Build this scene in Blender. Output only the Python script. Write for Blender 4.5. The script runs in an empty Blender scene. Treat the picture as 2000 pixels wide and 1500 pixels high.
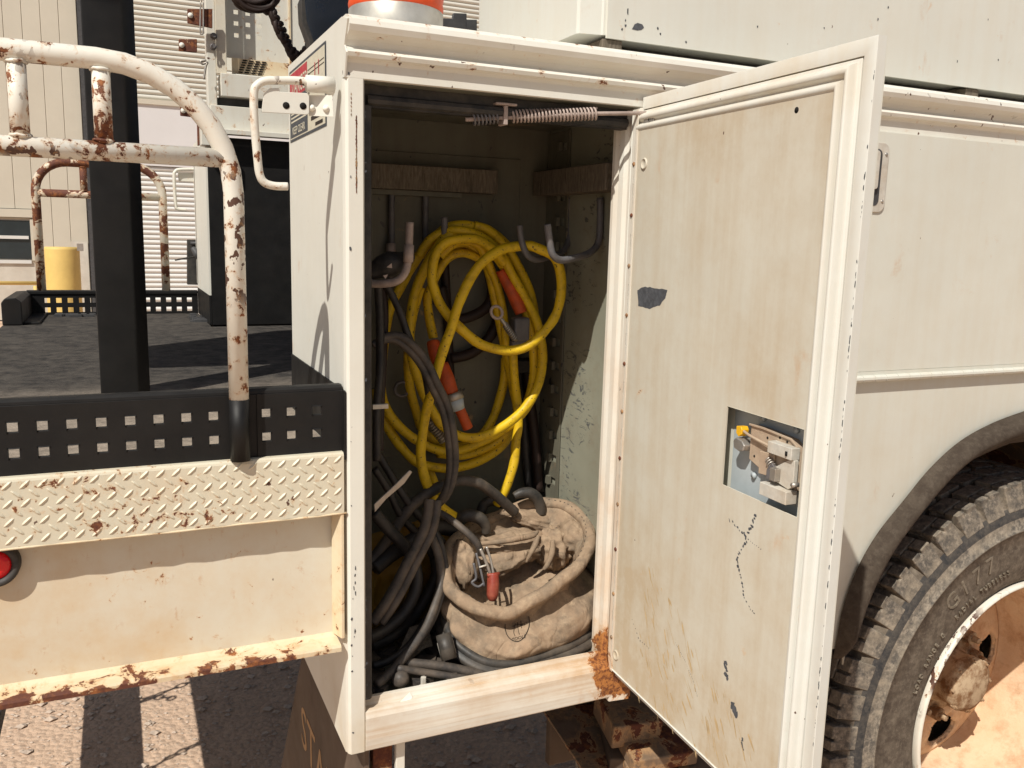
import bpy, math, random
import numpy as np
from mathutils import Vector, Matrix, noise
from mathutils.bvhtree import BVHTree

random.seed(7)
R = math.radians
scene = bpy.context.scene
C = scene.collection

# ------------------------------------------------------------------ camera, light, exposure
cd = bpy.data.cameras.new('camera'); cam = bpy.data.objects.new('camera', cd); C.objects.link(cam)
cd.sensor_width = 36.0; cd.lens = 30.564; cd.clip_start = 0.02; cd.clip_end = 900
_m = [[0.911332, 0.044359, -0.409275], [-0.410858, 0.160476, -0.897465], [0.025868, 0.986043, 0.164472]]
cam.matrix_world = Matrix.Translation(Vector([-0.2743, -1.1375, 1.5233])) @ Matrix(_m).to_4x4()
scene.camera = cam
SUN = Vector((1.20, 1.0, -1.80)).normalized()
elev = math.asin(-SUN.z); az = math.atan2(-SUN.x, -SUN.y)
w = bpy.data.worlds.new('World'); scene.world = w; w.use_nodes = True
nt = w.node_tree; nt.nodes.clear()
sky = nt.nodes.new('ShaderNodeTexSky'); sky.sky_type = 'NISHITA'; sky.sun_disc = False
sky.sun_elevation = elev; sky.sun_rotation = az; sky.dust_density = 2.0
bg = nt.nodes.new('ShaderNodeBackground'); bg.inputs[1].default_value = 0.06
wo = nt.nodes.new('ShaderNodeOutputWorld')
nt.links.new(sky.outputs[0], bg.inputs[0]); nt.links.new(bg.outputs[0], wo.inputs[0])
sl = bpy.data.lights.new('sun', 'SUN'); sl.energy = 4.8; sl.angle = R(0.5); sl.color = (1.0, 0.955, 0.87)
so = bpy.data.objects.new('sun', sl); C.objects.link(so)
so.rotation_euler = SUN.to_track_quat('-Z', 'Y').to_euler(); so.location = (-3, -3, 6)
vs = scene.view_settings; vs.view_transform = 'Standard'; vs.look = 'None'; vs.exposure = 0.0; vs.gamma = 1.0
vs.use_curve_mapping = False
scene.cycles.max_bounces = 8

# ------------------------------------------------------------------ node helpers and materials
class NG:
    def __init__(s, name):
        s.m = bpy.data.materials.new(name); s.m.use_nodes = True; s.t = s.m.node_tree; s.t.nodes.clear()
        s.out = s.t.nodes.new('ShaderNodeOutputMaterial'); s.b = s.t.nodes.new('ShaderNodeBsdfPrincipled')
        s.t.links.new(s.b.outputs[0], s.out.inputs[0])
        s.co = s.t.nodes.new('ShaderNodeTexCoord').outputs['Object']
    def link(s, a, b):
        if isinstance(a, (int, float)): b.default_value = a
        elif isinstance(a, tuple): b.default_value = a if len(b.default_value) == len(a) else (*a, 1)
        else: s.t.links.new(a, b)
    def n(s, typ, **k):
        nd = s.t.nodes.new(typ)
        for a, v in k.items(): setattr(nd, a, v)
        return nd
    def math(s, op, a, b=0.0, c=0.0, clamp=False):
        nd = s.n('ShaderNodeMath', operation=op, use_clamp=clamp)
        s.link(a, nd.inputs[0]); s.link(b, nd.inputs[1]); s.link(c, nd.inputs[2]); return nd.outputs[0]
    def scale(s, sc, off=(0, 0, 0)):
        nd = s.n('ShaderNodeMapping'); s.link(s.co, nd.inputs[0]); nd.inputs['Scale'].default_value = sc
        nd.inputs['Location'].default_value = off; return nd.outputs[0]
    def noise(s, sc, detail=6, rough=0.6, vec=None, dist=0.0):
        nd = s.n('ShaderNodeTexNoise'); s.link(vec or s.co, nd.inputs['Vector'])
        nd.inputs['Scale'].default_value = sc; nd.inputs['Detail'].default_value = detail
        nd.inputs['Roughness'].default_value = rough; nd.inputs['Distortion'].default_value = dist
        return nd.outputs[0]
    def vor(s, sc, feature='F1', vec=None):
        nd = s.n('ShaderNodeTexVoronoi', feature=feature); s.link(vec or s.co, nd.inputs['Vector'])
        nd.inputs['Scale'].default_value = sc; return nd.outputs[0]
    def ramp(s, v, lo, hi):
        nd = s.n('ShaderNodeMapRange'); nd.clamp = True; s.link(v, nd.inputs[0])
        nd.inputs[1].default_value = lo; nd.inputs[2].default_value = hi; return nd.outputs[0]
    def mix(s, f, a, b):
        nd = s.n('ShaderNodeMix', data_type='RGBA'); s.link(f, nd.inputs[0]); s.link(a, nd.inputs[6]); s.link(b, nd.inputs[7])
        return nd.outputs[2]
    def bump(s, h, strength=0.3, dist=0.002, normal=None):
        nd = s.n('ShaderNodeBump'); s.link(h, nd.inputs['Height']); nd.inputs['Strength'].default_value = strength
        nd.inputs['Distance'].default_value = dist
        if normal is not None: s.link(normal, nd.inputs['Normal'])
        s.t.links.new(nd.outputs[0], s.b.inputs['Normal']); return nd.outputs[0]
    def fin(s, col, rough=0.5, metal=0.0, spec=0.4):
        s.link(col, s.b.inputs['Base Color']); s.link(rough, s.b.inputs['Roughness']); s.b.inputs['Metallic'].default_value = metal
        s.b.inputs['Specular IOR Level'].default_value = spec
        return s.m
    def blobs(s, bl):
        acc = None
        for (x, y, z, r, k) in bl:
            nd = s.n('ShaderNodeVectorMath', operation='DISTANCE'); s.link(s.co, nd.inputs[0]); nd.inputs[1].default_value = (x, y, z)
            v = s.math('MULTIPLY', s.ramp(nd.outputs['Value'], r, 0.0), k)
            acc = v if acc is None else s.math('ADD', acc, v)
        return acc

def paint(name, base=(.72, .71, .64), dirt=(.42, .30, .18), dirt_amt=.35, streak=.5, rust=.0, rscale=14, chips=.25,
          blobs=None, dblobs=None, rough=.42, chipcol=(.10, .05, .035), zdirt=None, bump=.25, orange=False, wob=.006, sdir=(38, 38, 1.6)):
    g = NG(name)
    big = g.noise(2.3, 4, .55); mid = g.noise(11, 8, .65); fine = g.noise(90, 5, .7)
    st = g.noise(1.0, 6, .6, g.scale(sdir))
    c = g.mix(g.ramp(big, .35, .7), base, tuple(v * .93 for v in base))
    sp_n = g.noise(260, 2, .5)
    d = g.math('ADD', g.math('MULTIPLY', g.ramp(mid, .42, .74), .55), g.math('MULTIPLY', g.ramp(st, .42, .72), streak))
    d = g.math('ADD', d, g.math('MULTIPLY', g.ramp(fine, .45, .75), .2))
    d = g.math('MULTIPLY', d, dirt_amt)
    if zdirt:
        sp = g.n('ShaderNodeSeparateXYZ'); g.link(g.co, sp.inputs[0])
        zz = g.ramp(sp.outputs[2], zdirt[1], zdirt[0])
        d = g.math('ADD', d, g.math('MULTIPLY', g.math('MULTIPLY', zz, g.math('ADD', g.ramp(mid, .3, .7), .3)), zdirt[2]))
    if dblobs: d = g.math('ADD', d, g.math('MULTIPLY', g.blobs(dblobs), g.math('ADD', g.ramp(mid, .3, .7), .35)))
    d = g.math('MINIMUM', d, .92)
    c = g.mix(d, c, dirt)
    # small chips through the paint, dark primer under them
    ch = g.noise(70, 3, .5, g.scale((1, 1, .7)))
    th = .76 - chips * .09
    chm = g.math('MULTIPLY', g.ramp(ch, th, th + .012), g.ramp(g.noise(5, 3, .5), .50, .56))
    c = g.mix(chm, c, chipcol)
    # rust patches
    rn = g.noise(rscale, 9, .68, dist=.4)
    val = g.math('ADD', rn, rust * .32)
    if blobs: val = g.math('ADD', val, g.math('MULTIPLY', g.blobs(blobs), .34))
    halo = g.ramp(val, .655, .74); rm = g.ramp(val, .715, .725)
    c = g.mix(g.math('MULTIPLY', halo, .7), c, (.58, .33, .14))
    rs_ = g.noise(rscale * 1.0, 5, .6, g.scale((1.6, 1.6, .35), (0, 0, .02)))
    c = g.mix(g.math('MULTIPLY', g.math('MULTIPLY', g.ramp(rs_, .56, .70), g.ramp(val, .56, .66)), .55), c, (.50, .28, .13))
    rc = g.mix(g.ramp(g.noise(120, 5, .7), .4, .62), (.075, .022, .012), (.33, .12, .035))
    rc = g.mix(g.ramp(g.noise(30, 4, .6), .4, .7), (.11, .036, .022), rc)
    if orange: rc = g.mix(g.ramp(g.noise(150, 5, .75), .44, .56), (.15, .048, .018), (.42, .17, .045))
    c = g.mix(rm, c, rc)
    h = g.math('SUBTRACT', g.math('MULTIPLY', g.noise(45, 4, .6), .25), g.math('ADD', g.math('MULTIPLY', chm, .5), g.math('MULTIPLY', rm, g.math('SUBTRACT', 1.0, g.noise(200, 3, .6)))))
    b1 = g.n('ShaderNodeBump'); g.link(g.noise(5, 3, .5), b1.inputs['Height']); b1.inputs['Strength'].default_value = .5; b1.inputs['Distance'].default_value = wob
    g.bump(h, bump, .0018, b1.outputs[0])
    ro = g.math('ADD', g.math('MULTIPLY', g.math('MAXIMUM', d, rm), .35), rough, clamp=True)
    return g.fin(c, ro, 0, .45)

def simple(name, base, var=.25, sc=20, rough=.6, metal=0.0, b=.2, dust=None, dust_amt=.4, bd=.001, spec=.4):
    g = NG(name)
    c = g.mix(g.ramp(g.noise(sc, 6, .65), .3, .7), tuple(v * (1 - var) for v in base), tuple(min(1, v * (1 + var)) for v in base))
    if dust: c = g.mix(g.math('MULTIPLY', g.ramp(g.noise(sc * .45, 8, .7), .38, .68), dust_amt), c, dust)
    g.bump(g.noise(sc * 4, 5, .6), b, bd)
    ro = g.math('ADD', g.math('MULTIPLY', g.noise(sc * 1.5, 4, .6), .3), rough - .15)
    return g.fin(c, ro, metal, spec)

WHITE = (.745, .735, .665)
M = {}
M['railp'] = paint('roof_rail_paint', WHITE, dirt=(.56, .44, .29), dirt_amt=.3, streak=.2, chips=.9, rscale=60, rust=.05,
                  blobs=[(x_ * .035, -.008, 1.796, .022, .42) for x_ in range(0, 13)] + [(x_ * .05 + .02, -.012, 1.7495, .018, .42) for x_ in range(0, 9)])
M['body'] = paint('worn_white_paint', WHITE, dirt=(.55, .45, .31), dirt_amt=.16, streak=.5, chips=.5,
                  blobs=[(.445, 0, .82, .10, .9), (.012, -.0, .95, .03, .3), (.0, 0, .80, .03, .3), (.1, -.015, 1.795, .10, .22)],
                  dblobs=[(.43, .0, .82, .22, .75), (.02, 0, .8, .1, .45), (.03, .1, .78, .12, .5), (.2, .03, .845, .12, .7), (.35, .03, .845, .12, .8)])
M['sill'] = paint('dirty_sill_paint', (.75, .73, .655), sdir=(5, 120, 190), dirt=(.50, .34, .20), dirt_amt=.42, streak=1.0, chips=.5,
                  blobs=[(.435, -.01, .82, .10, .80), (.47, -.01, .83, .07, .7), (.14, .0, .84, .04, .3), (.26, .0, .82, .06, .35), (.3, .0, .84, .05, .25)], dblobs=[(.05, .02, .852, .07, .5), (.2, .03, .853, .07, .75), (.30, .03, .853, .07, .75), (.40, .02, .85, .09, .8)], orange=True)
M['side'] = paint('side_body_paint', (.66, .66, .59), dirt=(.54, .44, .30), dirt_amt=.28, streak=.6, chips=.25, blobs=None,
                  zdirt=(.78, 1.3, .28))
M['upper'] = paint('upper_box_paint', (.67, .675, .615), dirt=(.56, .47, .34), dirt_amt=.22, streak=.6, chips=.45)
M['doorp'] = paint('door_panel_paint', (.61, .585, .50), dirt=(.47, .38, .26), dirt_amt=.72, streak=.55, chips=.15,
                   zdirt=(.80, 1.18, .5), rough=.55, dblobs=[(.43, -.35, 1.72, .12, .6), (.43, -.2, 1.71, .12, .45), (.43, -.08, 1.70, .12, .45), (.43, -.02, 1.0, .15, .55), (.43, -.33, 1.36, .1, .35), (.43, -.1, .9, .15, .5)])
M['doorf'] = paint('door_frame_paint', (.665, .67, .625), dblobs=[(.43, -.05 - .07 * i_, 1.71, .06, .4) for i_ in range(6)], dirt=(.55, .45, .31), dirt_amt=.3, streak=.6, chips=.35)
M['jamb'] = paint('jamb_paint', WHITE, dirt=(.58, .36, .19), dirt_amt=.30, streak=.9, chips=.3, zdirt=(.83, 1.45, .5),
                  blobs=[(.44, .02, .84, .11, .85)], orange=True)
M['rail'] = paint('rusty_white_paint', (.76, .74, .66), dirt=(.6, .38, .2), dirt_amt=.28, streak=.1, rust=.32, rscale=60, chips=2.2,
                  blobs=[(-.30, .0, 1.605, .09, .30), (-.37, -.0, 1.735, .12, .26), (-.15, .0, 1.60, .04, .2), (-.15, 0, 1.45, .06, .16), (-.15, 0, 1.36, .06, .12), (-.2, 0, 1.69, .05, .12), (-.27, 0, 1.65, .05, .2)], bump=.4)
M['railfar'] = paint('very_rusty_paint', (.6, .56, .47), dirt=(.5, .3, .15), dirt_amt=.3, streak=.1, rust=.58, rscale=20, chips=.6,
                     blobs=[(-.45, 2.3, 1.68, .2, .35)])
M['railfar2'] = paint('far_white_paint', (.74, .73, .66), dirt_amt=.2, rust=.3, rscale=20)
M['tread'] = paint('tread_plate_paint', (.66, .62, .49), dirt=(.58, .36, .18), dirt_amt=.45, streak=.1, rust=.20, rscale=70, chips=.8,
                   blobs=[(-.25, -.01, 1.185, .07, .16), (-.33, 0, 1.24, .10, .24), (-.18, 0, 1.143, .08, .25), (-.3, 0, 1.143, .07, .22)], bump=.2)
M['channel'] = paint('channel_paint', (.70, .66, .55), dirt=(.60, .42, .23), dirt_amt=.5, streak=.1, rust=.12, rscale=60, chips=.25,
                     blobs=[(-.225, .03, 1.082, .04, .28), (-.27, .03, 1.07, .035, .25), (-.30, .03, 1.065, .03, .15)], dblobs=[(-.4, .03, 1.0, .25, .5), (-.2, .03, .95, .2, .3)])
M['lip'] = paint('rusted_lip_paint', (.72, .62, .44), dirt=(.62, .36, .15), dirt_amt=.8, streak=.0, rust=.30, rscale=26, chips=.4,
                 blobs=[(-.05, -.018, .935, .05, .9), (-.12, -.018, .935, .05, .9), (-.19, -.018, .935, .05, .9), (-.26, -.018, .935, .05, .9), (-.33, -.018, .935, .05, 1.0), (-.40, -.018, .935, .06, 1.0), (-.47, -.018, .935, .06, 1.0)])
M['far'] = paint('far_body_paint', (.70, .69, .62), dirt=(.5, .36, .2), dirt_amt=.25, streak=.4, rust=.2, rscale=26, chips=.6)
M['rustyfar'] = paint('rusty_bracket', (.5, .45, .36), rust=1.1, rscale=18, dirt_amt=.5)
M['rustmetal'] = paint('rusty_steel', (.22, .15, .095), dirt=(.12, .07, .04), dirt_amt=.9, rust=.6, rscale=12, bump=.6, rough=.7)
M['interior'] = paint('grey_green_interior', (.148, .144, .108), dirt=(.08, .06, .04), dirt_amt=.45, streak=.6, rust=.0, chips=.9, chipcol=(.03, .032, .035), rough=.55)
M['scuffed'] = None
def mat_deck():
    g = NG('black_grit_deck')
    c = g.mix(g.ramp(g.noise(70, 5, .6), .3, .7), (.022, .020, .019), (.045, .041, .038))
    sp = g.n('ShaderNodeSeparateXYZ'); g.link(g.co, sp.inputs[0])
    near = g.ramp(sp.outputs[1], .75, .42); gr = g.ramp(g.noise(30, 8, .7), .38, .62)
    c = g.mix(g.math('MULTIPLY', gr, .75), c, (.10, .088, .075))
    c = g.mix(g.math('MULTIPLY', near, g.math('ADD', g.math('MULTIPLY', gr, .4), .55)), c, (.36, .30, .24))
    g.bump(g.noise(120, 5, .7), .8, .004); return g.fin(c, .9, 0, .2)
M['black'] = simple('black_paint', (.0075, .0075, .0078), .3, 18, .5, b=.15, dust=(.035, .03, .025), dust_amt=.25, spec=.3)
M['deck'] = mat_deck()
M['wood'] = None
M['hookdark'] = simple('dark_hook_steel', (.12, .12, .13), .3, 40, .55, .2, .2, dust=(.25, .2, .16))
M['hookpale'] = simple('pale_hook_paint', (.42, .34, .30), .25, 60, .6, 0, .3, dust=(.16, .11, .09))
M['rubber'] = simple('black_rubber', (.022, .022, .022), .3, 60, .6, 0, .2, dust=(.14, .12, .10), dust_amt=.4)
M['cableg'] = simple('dusty_grey_cable', (.042, .038, .036), .3, 50, .55, 0, .3, dust=(.20, .155, .115), dust_amt=.6)
M['cablek'] = simple('black_cable', (.018, .017, .017), .3, 60, .5, 0, .2, dust=(.10, .08, .065), dust_amt=.35)
M['cablebr'] = simple('dark_brown_hose', (.022, .011, .008), .3, 40, .6)
M['orange'] = simple('orange_rubber', (.56, .085, .016), .2, 60, .6, 0, .3, dust=(.2, .06, .03), dust_amt=.6)
M['steel'] = simple('dull_steel', (.42, .40, .37), .25, 50, .45, .7, .25, dust=(.45, .36, .26), dust_amt=.45)
M['steelpale'] = simple('zinc_plate', (.62, .6, .54), .15, 60, .5, .15, .2, dust=(.45, .34, .22), dust_amt=.5)
M['tanmetal'] = simple('dusty_latch_case', (.48, .38, .28), .15, 60, .6, .1, .25, dust=(.33, .2, .13), dust_amt=.5)
M['darkgrey'] = simple('dark_grey', (.06, .06, .062), .3, 30, .6)
M['skin'] = simple('skin_inside_paint', (.42, .47, .49), .08, 30, .5, 0, .05)
M['hole'] = simple('deep_shade_black', (.008, .007, .006), .2, 20, .9)
M['yplastic'] = simple('yellow_plastic', (.75, .42, .02), .1, 80, .4)
M['redplastic'] = simple('dusty_red_plastic', (.26, .035, .02), .3, 60, .45, dust=(.3, .16, .1), dust_amt=.4)
M['bumperyel'] = simple('yellow_painted_barrel', (.70, .50, .16), .08, 4, .6, 0, .2, dust=(.5, .33, .12), dust_amt=.3, bd=.01)
M['siding'] = simple('beige_siding', (.58, .54, .45), .04, 1.5, .6, 0, .05, dust=(.47, .41, .32), dust_amt=.3)
M['slat'] = simple('pale_slat_metal', (.68, .68, .66), .04, 2, .5, 0, .05, dust=(.5, .47, .4), dust_amt=.25)
M['slatb'] = simple('beige_slat_metal', (.60, .585, .52), .04, 2, .5, 0, .05, dust=(.5, .47, .4), dust_amt=.25)
M['header'] = simple('lavender_white_panel', (.68, .67, .675), .04, .8, .6, 0, .05, dust=(.5, .47, .45), dust_amt=.2)
M['glassd'] = simple('dark_window_glass', (.02, .03, .035), .2, 3, .2, 0, .0, spec=.6)
M['mirrorg'] = simple('dark_blue_glass', (.012, .018, .03), .4, 6, .16, .3, .0, spec=.8)
M['wall'] = simple('weathered_white_wall', (.6, .57, .5), .1, 3, .8, 0, .2, dust=(.42, .33, .25), dust_amt=.5, bd=.01)
M['concrete'] = simple('pale_concrete', (.45, .40, .32), .1, 2, .85, 0, .3)
M['ring'] = simple('brushed_metal_band', (.5, .49, .45), .2, 30, .42, .55, .1, dust=(.5, .45, .36), dust_amt=.5)
M['beacon'] = simple('orange_beacon_plastic', (.75, .09, .02), .12, 60, .45, 0, .3)
M['decalcream'] = simple('decal_cream', (.62, .58, .46), .06, 60, .5, 0, .02)
M['decalred'] = simple('decal_red', (.45, .03, .05), .1, 60, .5, 0, .02)
M['decaldark'] = simple('decal_dark_slate', (.045, .055, .07), .1, 60, .5, 0, .02)
M['inkdark'] = simple('dark_ink', (.03, .022, .016), .2, 60, .8, 0, .02)
M['chipdark'] = simple('dark_scraped_primer', (.075, .08, .09), .35, 150, .7, 0, .5)
M['ochre'] = simple('ochre_scratch_dirt', (.48, .35, .19), .2, 80, .7, 0, .3)
M['flap'] = simple('brown_mud_flap', (.095, .065, .045), .2, 14, .8, 0, .3, dust=(.17, .125, .09), dust_amt=.5)
M['flaplet'] = simple('faded_orange_lettering', (.42, .25, .12), .2, 40, .7, 0, .1)
M['tarp'] = simple('dirty_yellow_tarp', (.36, .20, .02), .2, 10, .6, 0, .3, dust=(.10, .07, .03), dust_amt=.6, bd=.004)
M['leather'] = simple('black_leather', (.028, .027, .026), .3, 50, .5, 0, .3, dust=(.2, .16, .12), dust_amt=.45)
M['stone'] = simple('pebble', (.50, .40, .32), .3, 12, .9, 0, .3)
M['rimlip'] = paint('rim_lip_paint', (.76, .73, .64), dirt=(.5, .33, .2), dirt_amt=.5, streak=.1, chips=2.5, rust=.2, rscale=50)
M['rimwhite'] = simple('white_rim_edge', (.8, .78, .7), .05, 30, .5, 0, .1)

def mat_wood():
    g = NG('old_grey_wood')
    gr = g.noise(6, 8, .7, g.scale((22, 22, 3)), 2.5)
    c = g.mix(g.ramp(gr, .35, .65), (.09, .075, .055), (.21, .175, .135))
    g.bump(gr, .5, .002); return g.fin(c, .85, 0, .2)
M['wood'] = mat_wood()

def mat_yellow():
    g = NG('worn_yellow_cable')
    c = g.mix(g.ramp(g.noise(9, 5, .6), .3, .7), (.74, .50, .010), (.60, .39, .010))
    c = g.mix(g.math('MULTIPLY', g.ramp(g.noise(60, 6, .7), .50, .68), .5), c, (.22, .12, .015))
    c = g.mix(g.ramp(g.noise(170, 4, .6), .64, .68), c, (.03, .02, .01))
    g.bump(g.noise(140, 4, .6), .25, .001); return g.fin(c, .5, 0, .4)
M['yellow'] = mat_yellow()

def mat_scuffed():
    g = NG('scuffed_interior_wall')
    base = g.mix(g.ramp(g.noise(6, 6, .6), .3, .7), (.30, .30, .235), (.24, .24, .185))
    vec = g.scale((9, 9, 40)); vec2 = g.scale((12, 22, 48))
    n1 = g.noise(1, 5, .7, vec, 1.5); n2 = g.noise(1, 5, .7, vec2, 2.2)
    m = g.math('MULTIPLY', g.ramp(n2, .56, .60), g.ramp(g.noise(9, 3, .5), .50, .56))
    m2 = g.ramp(n1, .70, .715)
    c = g.mix(g.math('MULTIPLY', m, .85), base, (.07, .075, .085)); c = g.mix(g.math('MULTIPLY', m2, .8), c, (.04, .04, .045))
    c = g.mix(g.math('MULTIPLY', g.ramp(g.noise(20, 6, .7), .5, .75), .4), c, (.2, .15, .1))
    g.bump(g.noise(60, 4, .6), .15, .001); return g.fin(c, .5, 0, .4)
M['scuffed'] = mat_scuffed()

def mat_canvas():
    g = NG('stained_tan_canvas')
    big = g.noise(14, 7, .65); fine = g.noise(60, 6, .7)
    c = g.mix(g.ramp(big, .3, .65), (.36, .255, .17), (.26, .19, .13))
    c = g.mix(g.math('MULTIPLY', g.ramp(g.noise(24, 6, .7, g.scale((1, 1, 1), (3, 1, 2))), .46, .66), .85), c, (.17, .135, .10))
    c = g.mix(g.math('MULTIPLY', g.ramp(fine, .5, .75), .5), c, (.52, .40, .27))
    c = g.mix(g.ramp(g.noise(45, 5, .7, g.scale((1, 1, 1), (7, 3, 5))), .66, .74), c, (.10, .08, .065))
    wv = g.n('ShaderNodeTexWave'); g.link(g.scale((1, 1, 1)), wv.inputs[0]); wv.inputs['Scale'].default_value = 420
    rid = g.math('ABSOLUTE', g.math('SUBTRACT', g.noise(7, 2, .5, None, 1.0), .5)); rid2 = g.math('ABSOLUTE', g.math('SUBTRACT', g.noise(15, 2, .5, g.scale((1, 1, .5), (4, 1, 0)), .8), .5))
    h = g.math('ADD', g.math('ADD', g.math('MULTIPLY', g.ramp(rid, 0, .06), .45), g.math('MULTIPLY', g.ramp(rid2, 0, .05), .25)), g.math('ADD', g.math('MULTIPLY', g.noise(26, 6, .62), .9), g.math('MULTIPLY', g.noise(500, 2, .5), .10)))
    c = g.mix(g.math('MULTIPLY', g.ramp(rid, .02, .0), .18), c, (.15, .105, .07))
    g.bump(h, .8, .0035); return g.fin(c, .9, 0, .15)
M['canvas'] = mat_canvas()

def mat_ground():
    g = NG('gravel_dirt')
    c = g.mix(g.ramp(g.noise(1.2, 6, .6), .3, .7), (.64, .455, .325), (.55, .39, .28))
    c = g.mix(g.math('MULTIPLY', g.ramp(g.noise(60, 5, .7), .45, .7), .6), c, (.33, .26, .205))
    v = g.vor(55); c = g.mix(g.math('MULTIPLY', g.ramp(v, .28, .12), .5), c, (.5, .42, .34))
    h = g.math('SUBTRACT', g.math('MULTIPLY', g.noise(25, 8, .7), .8), g.math('MULTIPLY', v, .6))
    g.bump(h, .8, .012); return g.fin(c, .95, 0, .15)
M['ground'] = mat_ground()

def mat_tyre(name, base, dusty):
    g = NG(name)
    c = g.mix(g.math('MULTIPLY', g.ramp(g.noise(34, 8, .72), .4, .66), dusty), base, (.27, .225, .17))
    c = g.mix(g.math('MULTIPLY', g.ramp(g.noise(90, 5, .75), .48, .66), dusty * .6), c, (.38, .32, .25))
    g.bump(g.noise(150, 5, .7), .4, .0015); return g.fin(c, .85, 0, .25)
M['tyre'] = mat_tyre('dusty_tyre_rubber', (.085, .066, .05), .42)
M['tyredark'] = mat_tyre('dark_tyre_band', (.032, .032, .034), .22)
M['lug'] = mat_tyre('dusty_tread_rubber', (.09, .08, .07), 1.0)
M['letter'] = mat_tyre('lit_letter_rubber', (.14, .115, .085), .6)  # light on the letter edges put into a paler rubber colour
M['flare'] = mat_tyre('dusty_rubber_flare', (.045, .033, .024), .12)
def mat_rim():
    g = NG('tan_dusty_rim')
    c = g.mix(g.ramp(g.noise(7, 7, .65), .35, .65), (.64, .42, .26), (.70, .53, .36))
    c = g.mix(g.math('MULTIPLY', g.ramp(g.noise(14, 6, .7, g.scale((1, 1, 1), (2, 2, 2))), .48, .68), .75), c, (.42, .22, .11))
    g.bump(g.math('ADD', g.noise(40, 6, .7), g.noise(9, 4, .6)), .6, .006); return g.fin(c, .8, 0, .2)
M['rim'] = mat_rim()
def mat_hub():
    g = NG('mud_caked_hub')
    c = g.mix(g.ramp(g.noise(30, 7, .7), .42, .6), (.50, .38, .25), (.22, .12, .06))
    g.bump(g.noise(60, 6, .7), .5, .003); return g.fin(c, .9, 0, .15)
M['hub'] = mat_hub()
def mat_lens():
    g = NG('red_lens'); b = g.b
    b.inputs['Base Color'].default_value = (.75, .01, .015, 1); b.inputs['Roughness'].default_value = .15
    g.bump(g.vor(300), .3, .001); return g.m
M['lens'] = mat_lens()

# ------------------------------------------------------------------ mesh helpers
def kids_offset(parent):
    o = Vector((0, 0, 0))
    while parent is not None:
        o += parent.location; parent = parent.parent
    return o
def mk(name, V, F, mat, parent=None, smooth=False, bevel=0, seg=2, kind=None, label=None, mats=None, fm=None):
    off = kids_offset(parent)
    me = bpy.data.meshes.new(name)
    me.from_pydata([tuple(Vector(v) - off) for v in V], [], F)
    me.materials.append(M[mat] if isinstance(mat, str) else mat)
    for x in mats or []: me.materials.append(M[x])
    if fm: 
        for p, i in zip(me.polygons, fm): p.material_index = i
    if smooth:
        for p in me.polygons: p.use_smooth = True
    me.validate(); me.update()
    o = bpy.data.objects.new(name, me); C.objects.link(o)
    if parent is not None: o.parent = parent
    if bevel:
        b = o.modifiers.new('b', 'BEVEL'); b.width = bevel; b.segments = seg; b.limit_method = 'ANGLE'; b.angle_limit = R(35); b.harden_normals = True
        for p in me.polygons: p.use_smooth = True
    if kind: o['kind'] = kind
    if label: o['label'] = label
    return o
def thing(name, loc, label, cat, group=None):
    o = bpy.data.objects.new(name, None); C.objects.link(o); o.location = loc; o.empty_display_size = .05
    o['label'] = label; o['category'] = cat
    if group: o['group'] = group
    return o
def tag(o, label, cat, group=None):
    o['label'] = label; o['category'] = cat
    if group: o['group'] = group
    return o
class MB:
    def __init__(s): s.V = []; s.F = []
    def add(s, V, F):
        n = len(s.V); s.V += [tuple(v) for v in V]; s.F += [tuple(i + n for i in f) for f in F]
    def box(s, a, b, T=None):
        x0, y0, z0 = a; x1, y1, z1 = b
        V = [(x0, y0, z0), (x1, y0, z0), (x1, y1, z0), (x0, y1, z0), (x0, y0, z1), (x1, y0, z1), (x1, y1, z1), (x0, y1, z1)]
        if T: V = [T(v) for v in V]
        s.add(V, [(0, 3, 2, 1), (4, 5, 6, 7), (0, 1, 5, 4), (1, 2, 6, 5), (2, 3, 7, 6), (3, 0, 4, 7)])
    def tube(s, pts, r, res=10, sm=True, sub=6, caps=True):
        V, F = tube_geo(pts, r, res, sm, sub, caps); s.add(V, F)
    def mk(s, name, mat, parent=None, **k): return mk(name, s.V, s.F, mat, parent, **k)
def catmull(P, sub=6, closed=False):
    P = [Vector(p) for p in P]; n = len(P); out = []
    rng = n if closed else n - 1
    for i in range(rng):
        if closed: a, b, c, d = P[(i - 1) % n], P[i], P[(i + 1) % n], P[(i + 2) % n]
        else: a, b, c, d = P[max(i - 1, 0)], P[i], P[i + 1], P[min(i + 2, n - 1)]
        for k in range(sub):
            t = k / sub
            out.append(.5 * ((2 * b) + (-a + c) * t + (2 * a - 5 * b + 4 * c - d) * t * t + (-a + 3 * b - 3 * c + d) * t ** 3))
    if not closed: out.append(P[-1])
    return out
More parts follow.
